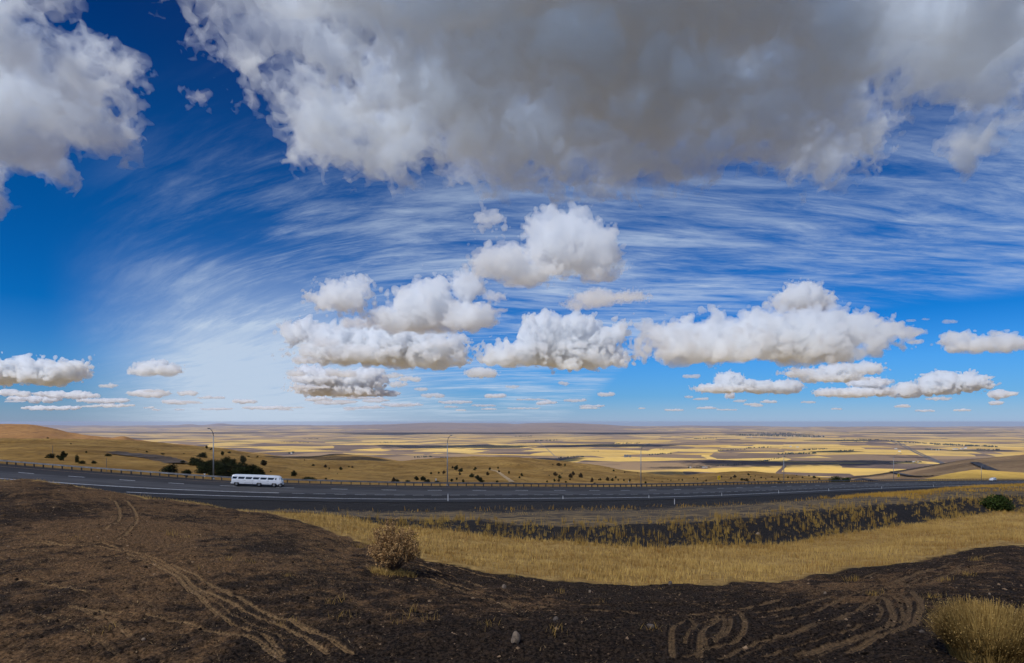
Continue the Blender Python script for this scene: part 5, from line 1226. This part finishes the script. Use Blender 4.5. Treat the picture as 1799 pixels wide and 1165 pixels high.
# the clouds of the middle sky: (x, y, half width, half height) in photo pixels
cumulus([(985,425,62,55),(1040,440,48,48),(970,395,34,30),(885,462,58,28),(1050,475,36,26),(860,388,24,14),(930,480,45,20),(1010,385,26,24)], 496, 21)
cumulus([(745,540,62,44),(820,560,48,24),(700,560,50,22),(765,505,26,22),(600,525,46,24),(625,505,24,18),(820,505,30,28)], 580, 22)
cumulus([(680,600,70,32),(760,610,62,22),(600,600,50,26),(540,580,26,20),(515,582,22,18),(575,615,40,18),(640,625,80,14),(740,632,60,12)], 643, 23)
cumulus([(960,595,48,44),(1010,590,44,38),(1052,600,38,32),(900,625,50,18),(1070,630,34,15),(1000,628,70,16),(1085,585,14,18)], 645, 24)
cumulus([(1190,595,50,30),(1260,590,66,36),(1340,588,66,40),(1420,585,66,42),(1490,580,60,34),(1545,590,40,20),(1240,615,100,22),(1420,615,90,20),(1135,575,12,12)], 636, 25, alt=620)
cumulus([(1405,525,40,26),(1440,532,28,18),(1380,535,26,14),(1420,510,20,14)], 548, 26, alt=1500)
cumulus([(570,665,48,14),(625,668,50,16),(560,685,40,10),(620,688,45,10),(545,650,20,8),(650,655,22,9)], 694, 27, mat=CM_FAR)
cumulus([(80,655,52,20),(40,650,50,20),(125,645,26,11),(-20,655,50,20)], 676, 28)
cumulus([(262,648,24,13),(295,650,24,10),(280,642,16,10),(243,652,14,8)], 661, 29)
cumulus([(1045,525,40,15),(1100,522,36,8),(1020,535,26,9)], 541, 30, mat=CM_THIN)
cumulus([(845,655,24,9),(832,658,14,6),(860,658,14,6)], 663, 31)
cumulus([(1280,670,26,16),(1340,680,34,11),(1380,680,28,12),(1240,682,18,6),(1270,683,40,7),(1305,675,20,9)], 692, 32)
cumulus([(1415,655,32,7),(1480,650,38,12),(1520,648,26,11),(1460,664,45,7)], 669, 33)
cumulus([(1660,672,36,20),(1700,672,34,17),(1640,682,24,11),(1725,674,16,8)], 698, 34)
cumulus([(1685,602,26,18),(1720,606,38,13),(1670,595,14,12),(1770,604,30,16)], 622, 35)
cumulus([(1590,685,20,14),(1605,690,14,8),(1575,690,12,7)], 700, 36, mat=CM_FAR)
cumulus([(1530,672,34,9),(1500,690,40,8),(1455,690,24,7),(1550,688,22,8)], 698, 37, mat=CM_FAR)
cumulus([(1560,578,24,13),(1595,585,24,9),(1540,565,14,7)], 592, 38, mat=CM_THIN)
SMALL = [(720,665,22,7,671),(700,675,18,6,681),(900,679,16,4,683),(990,673,10,5,678),(870,694,22,6,699),(960,707,22,5,712),(1010,703,26,4,707),(1065,692,18,5,697),(1283,694,8,8,705),(1300,704,16,3,707),(1600,562,10,4,566),(1626,561,8,3,564),(1670,565,16,5,570),(1750,583,14,6,589),
         (1330,712,14,3,715),(1128,717,8,2.5,719.5),(1470,718,12,2.5,720.5),(1586,712,12,3.5,715),(1625,721,22,3,724),(1760,692,24,9,702),(1750,708,12,5,713),(190,677,20,5,682),(260,691,44,8,699),(330,690,20,6,696),(120,692,70,9,701),(60,700,60,8,708),(180,703,60,6,709),(90,716,70,5,721),
         (200,712,50,4,716),(430,705,26,6,710),(470,716,60,4,720),(560,700,30,6,706),(590,706,50,5,711),(660,703,30,5,708),(700,711,40,4,715),(760,694,26,5,699),(800,706,40,4,710),(640,716,50,3,719),(380,718,40,3,721),(850,712,30,3,715),(1215,660,18,5,665),(1395,648,12,4,652),(1610,600,16,5,605),
         (1520,556,22,8,563),(680,690,30,6,696),(740,683,14,4,687),(1350,705,18,4,709),(1690,720,20,3,723),(1210,697,10,3,700),(920,717,40,2.5,720),(1040,713,30,3,716),(1420,706,18,3,709),(1650,700,30,4,704),(310,706,34,5,711),(20,690,40,8,698)]
_r = np.random.default_rng(77)
for _ in range(34):      # the broken band of small clouds low over the horizon, thicker to the left
    _y = 722 - abs(_r.normal(0, 15)); _x = _r.uniform(-40, 760) if _r.uniform() < .65 else _r.uniform(760, 1850)
    if _y > 676: _k = (741 - _y) / 40.; SMALL.append((_x, _y - 1.5, _r.uniform(10, 38) * _k + 6, (1.2 + 5 * _k) * _r.uniform(.5, 1.), _y))
SMALL += [(540,632,26,9,640),(520,655,18,7,661),(600,655,30,8,663),(690,660,24,6,666),(770,603,30,10,612),(870,520,20,12,531),(630,566,36,12,577),(575,600,24,10,609),(705,640,36,9,649),(800,640,20,6,645),(905,498,22,8,506),(875,545,18,7,552)]
for i, (px, py, rx, ry, by) in enumerate(SMALL):
    r_ = np.random.default_rng(i); n = max(2, int(rx / ry)); el_ = []
    for j in range(n):
        u = (j + .5) / n * 2 - 1; el_.append((px + u * rx * .72, py + r_.uniform(-.1, .35) * ry, rx / n * 1.25, ry * r_.uniform(.6, 1.05) * (1 - .45 * u * u)))
    cumulus(el_, by, 200 + i, alt=CLOUD_ALT if by > 640 else 1250, mat=CM_FAR if by > 600 else CM_THIN, px_per_vox=1.0)
# clouds out of frame behind the camera, between it and the sun: their shade lies over the near slope, the road and the hillside
sh = []
CM_SHADE = cloud_mat('shade_cloud_vapour', SHADE_DENS if 'SHADE_DENS' in globals() else 1 / 500.)
hx, hy = SUN.x / SUN.z, SUN.y / SUN.z
rs_ = np.random.default_rng(5)
for gx_ in np.arange(-1300, 1500, 260):
    for gy_ in np.arange(-250, 1400, 260):
        if gx_ > 480 and 640 < gy_ < 1150: continue
        B_ = (gx_ + rs_.uniform(-60, 60) + hx * 1120, gy_ + rs_.uniform(-60, 60) + hy * 1120, 1120, 230, 230, 160)
        if B_[1] < 1050 : sh.append(B_)
for gx_, gy_ in ((1250, 1500), (1500, 1650), (1350, 1900), (1650, 1950), (1800, 1700), (1950, 2050)):
    sh.append((gx_ + hx * 1180, gy_ + hy * 1180, 1120, 200, 200, 150))
cloud_mesh('cloud', sh, 1000., 18., 41, CM_SHADE, top_wl=220, wisp=.15)
print('clouds', round(time.time() - T0, 1))

# ================================================================ haze
hb = MB(); hb.box((0, 30500, -309.), (260000, 79000, 640.))       # from a metre and more under the plain to just above the eye
M_HAZE = cloud_mat('haze_air', 1.35e-5, .2, (.58, .70, 1.0, 1))
tag(hb.build('haze', M_HAZE), kind='stuff')
print('done', round(time.time() - T0, 1))
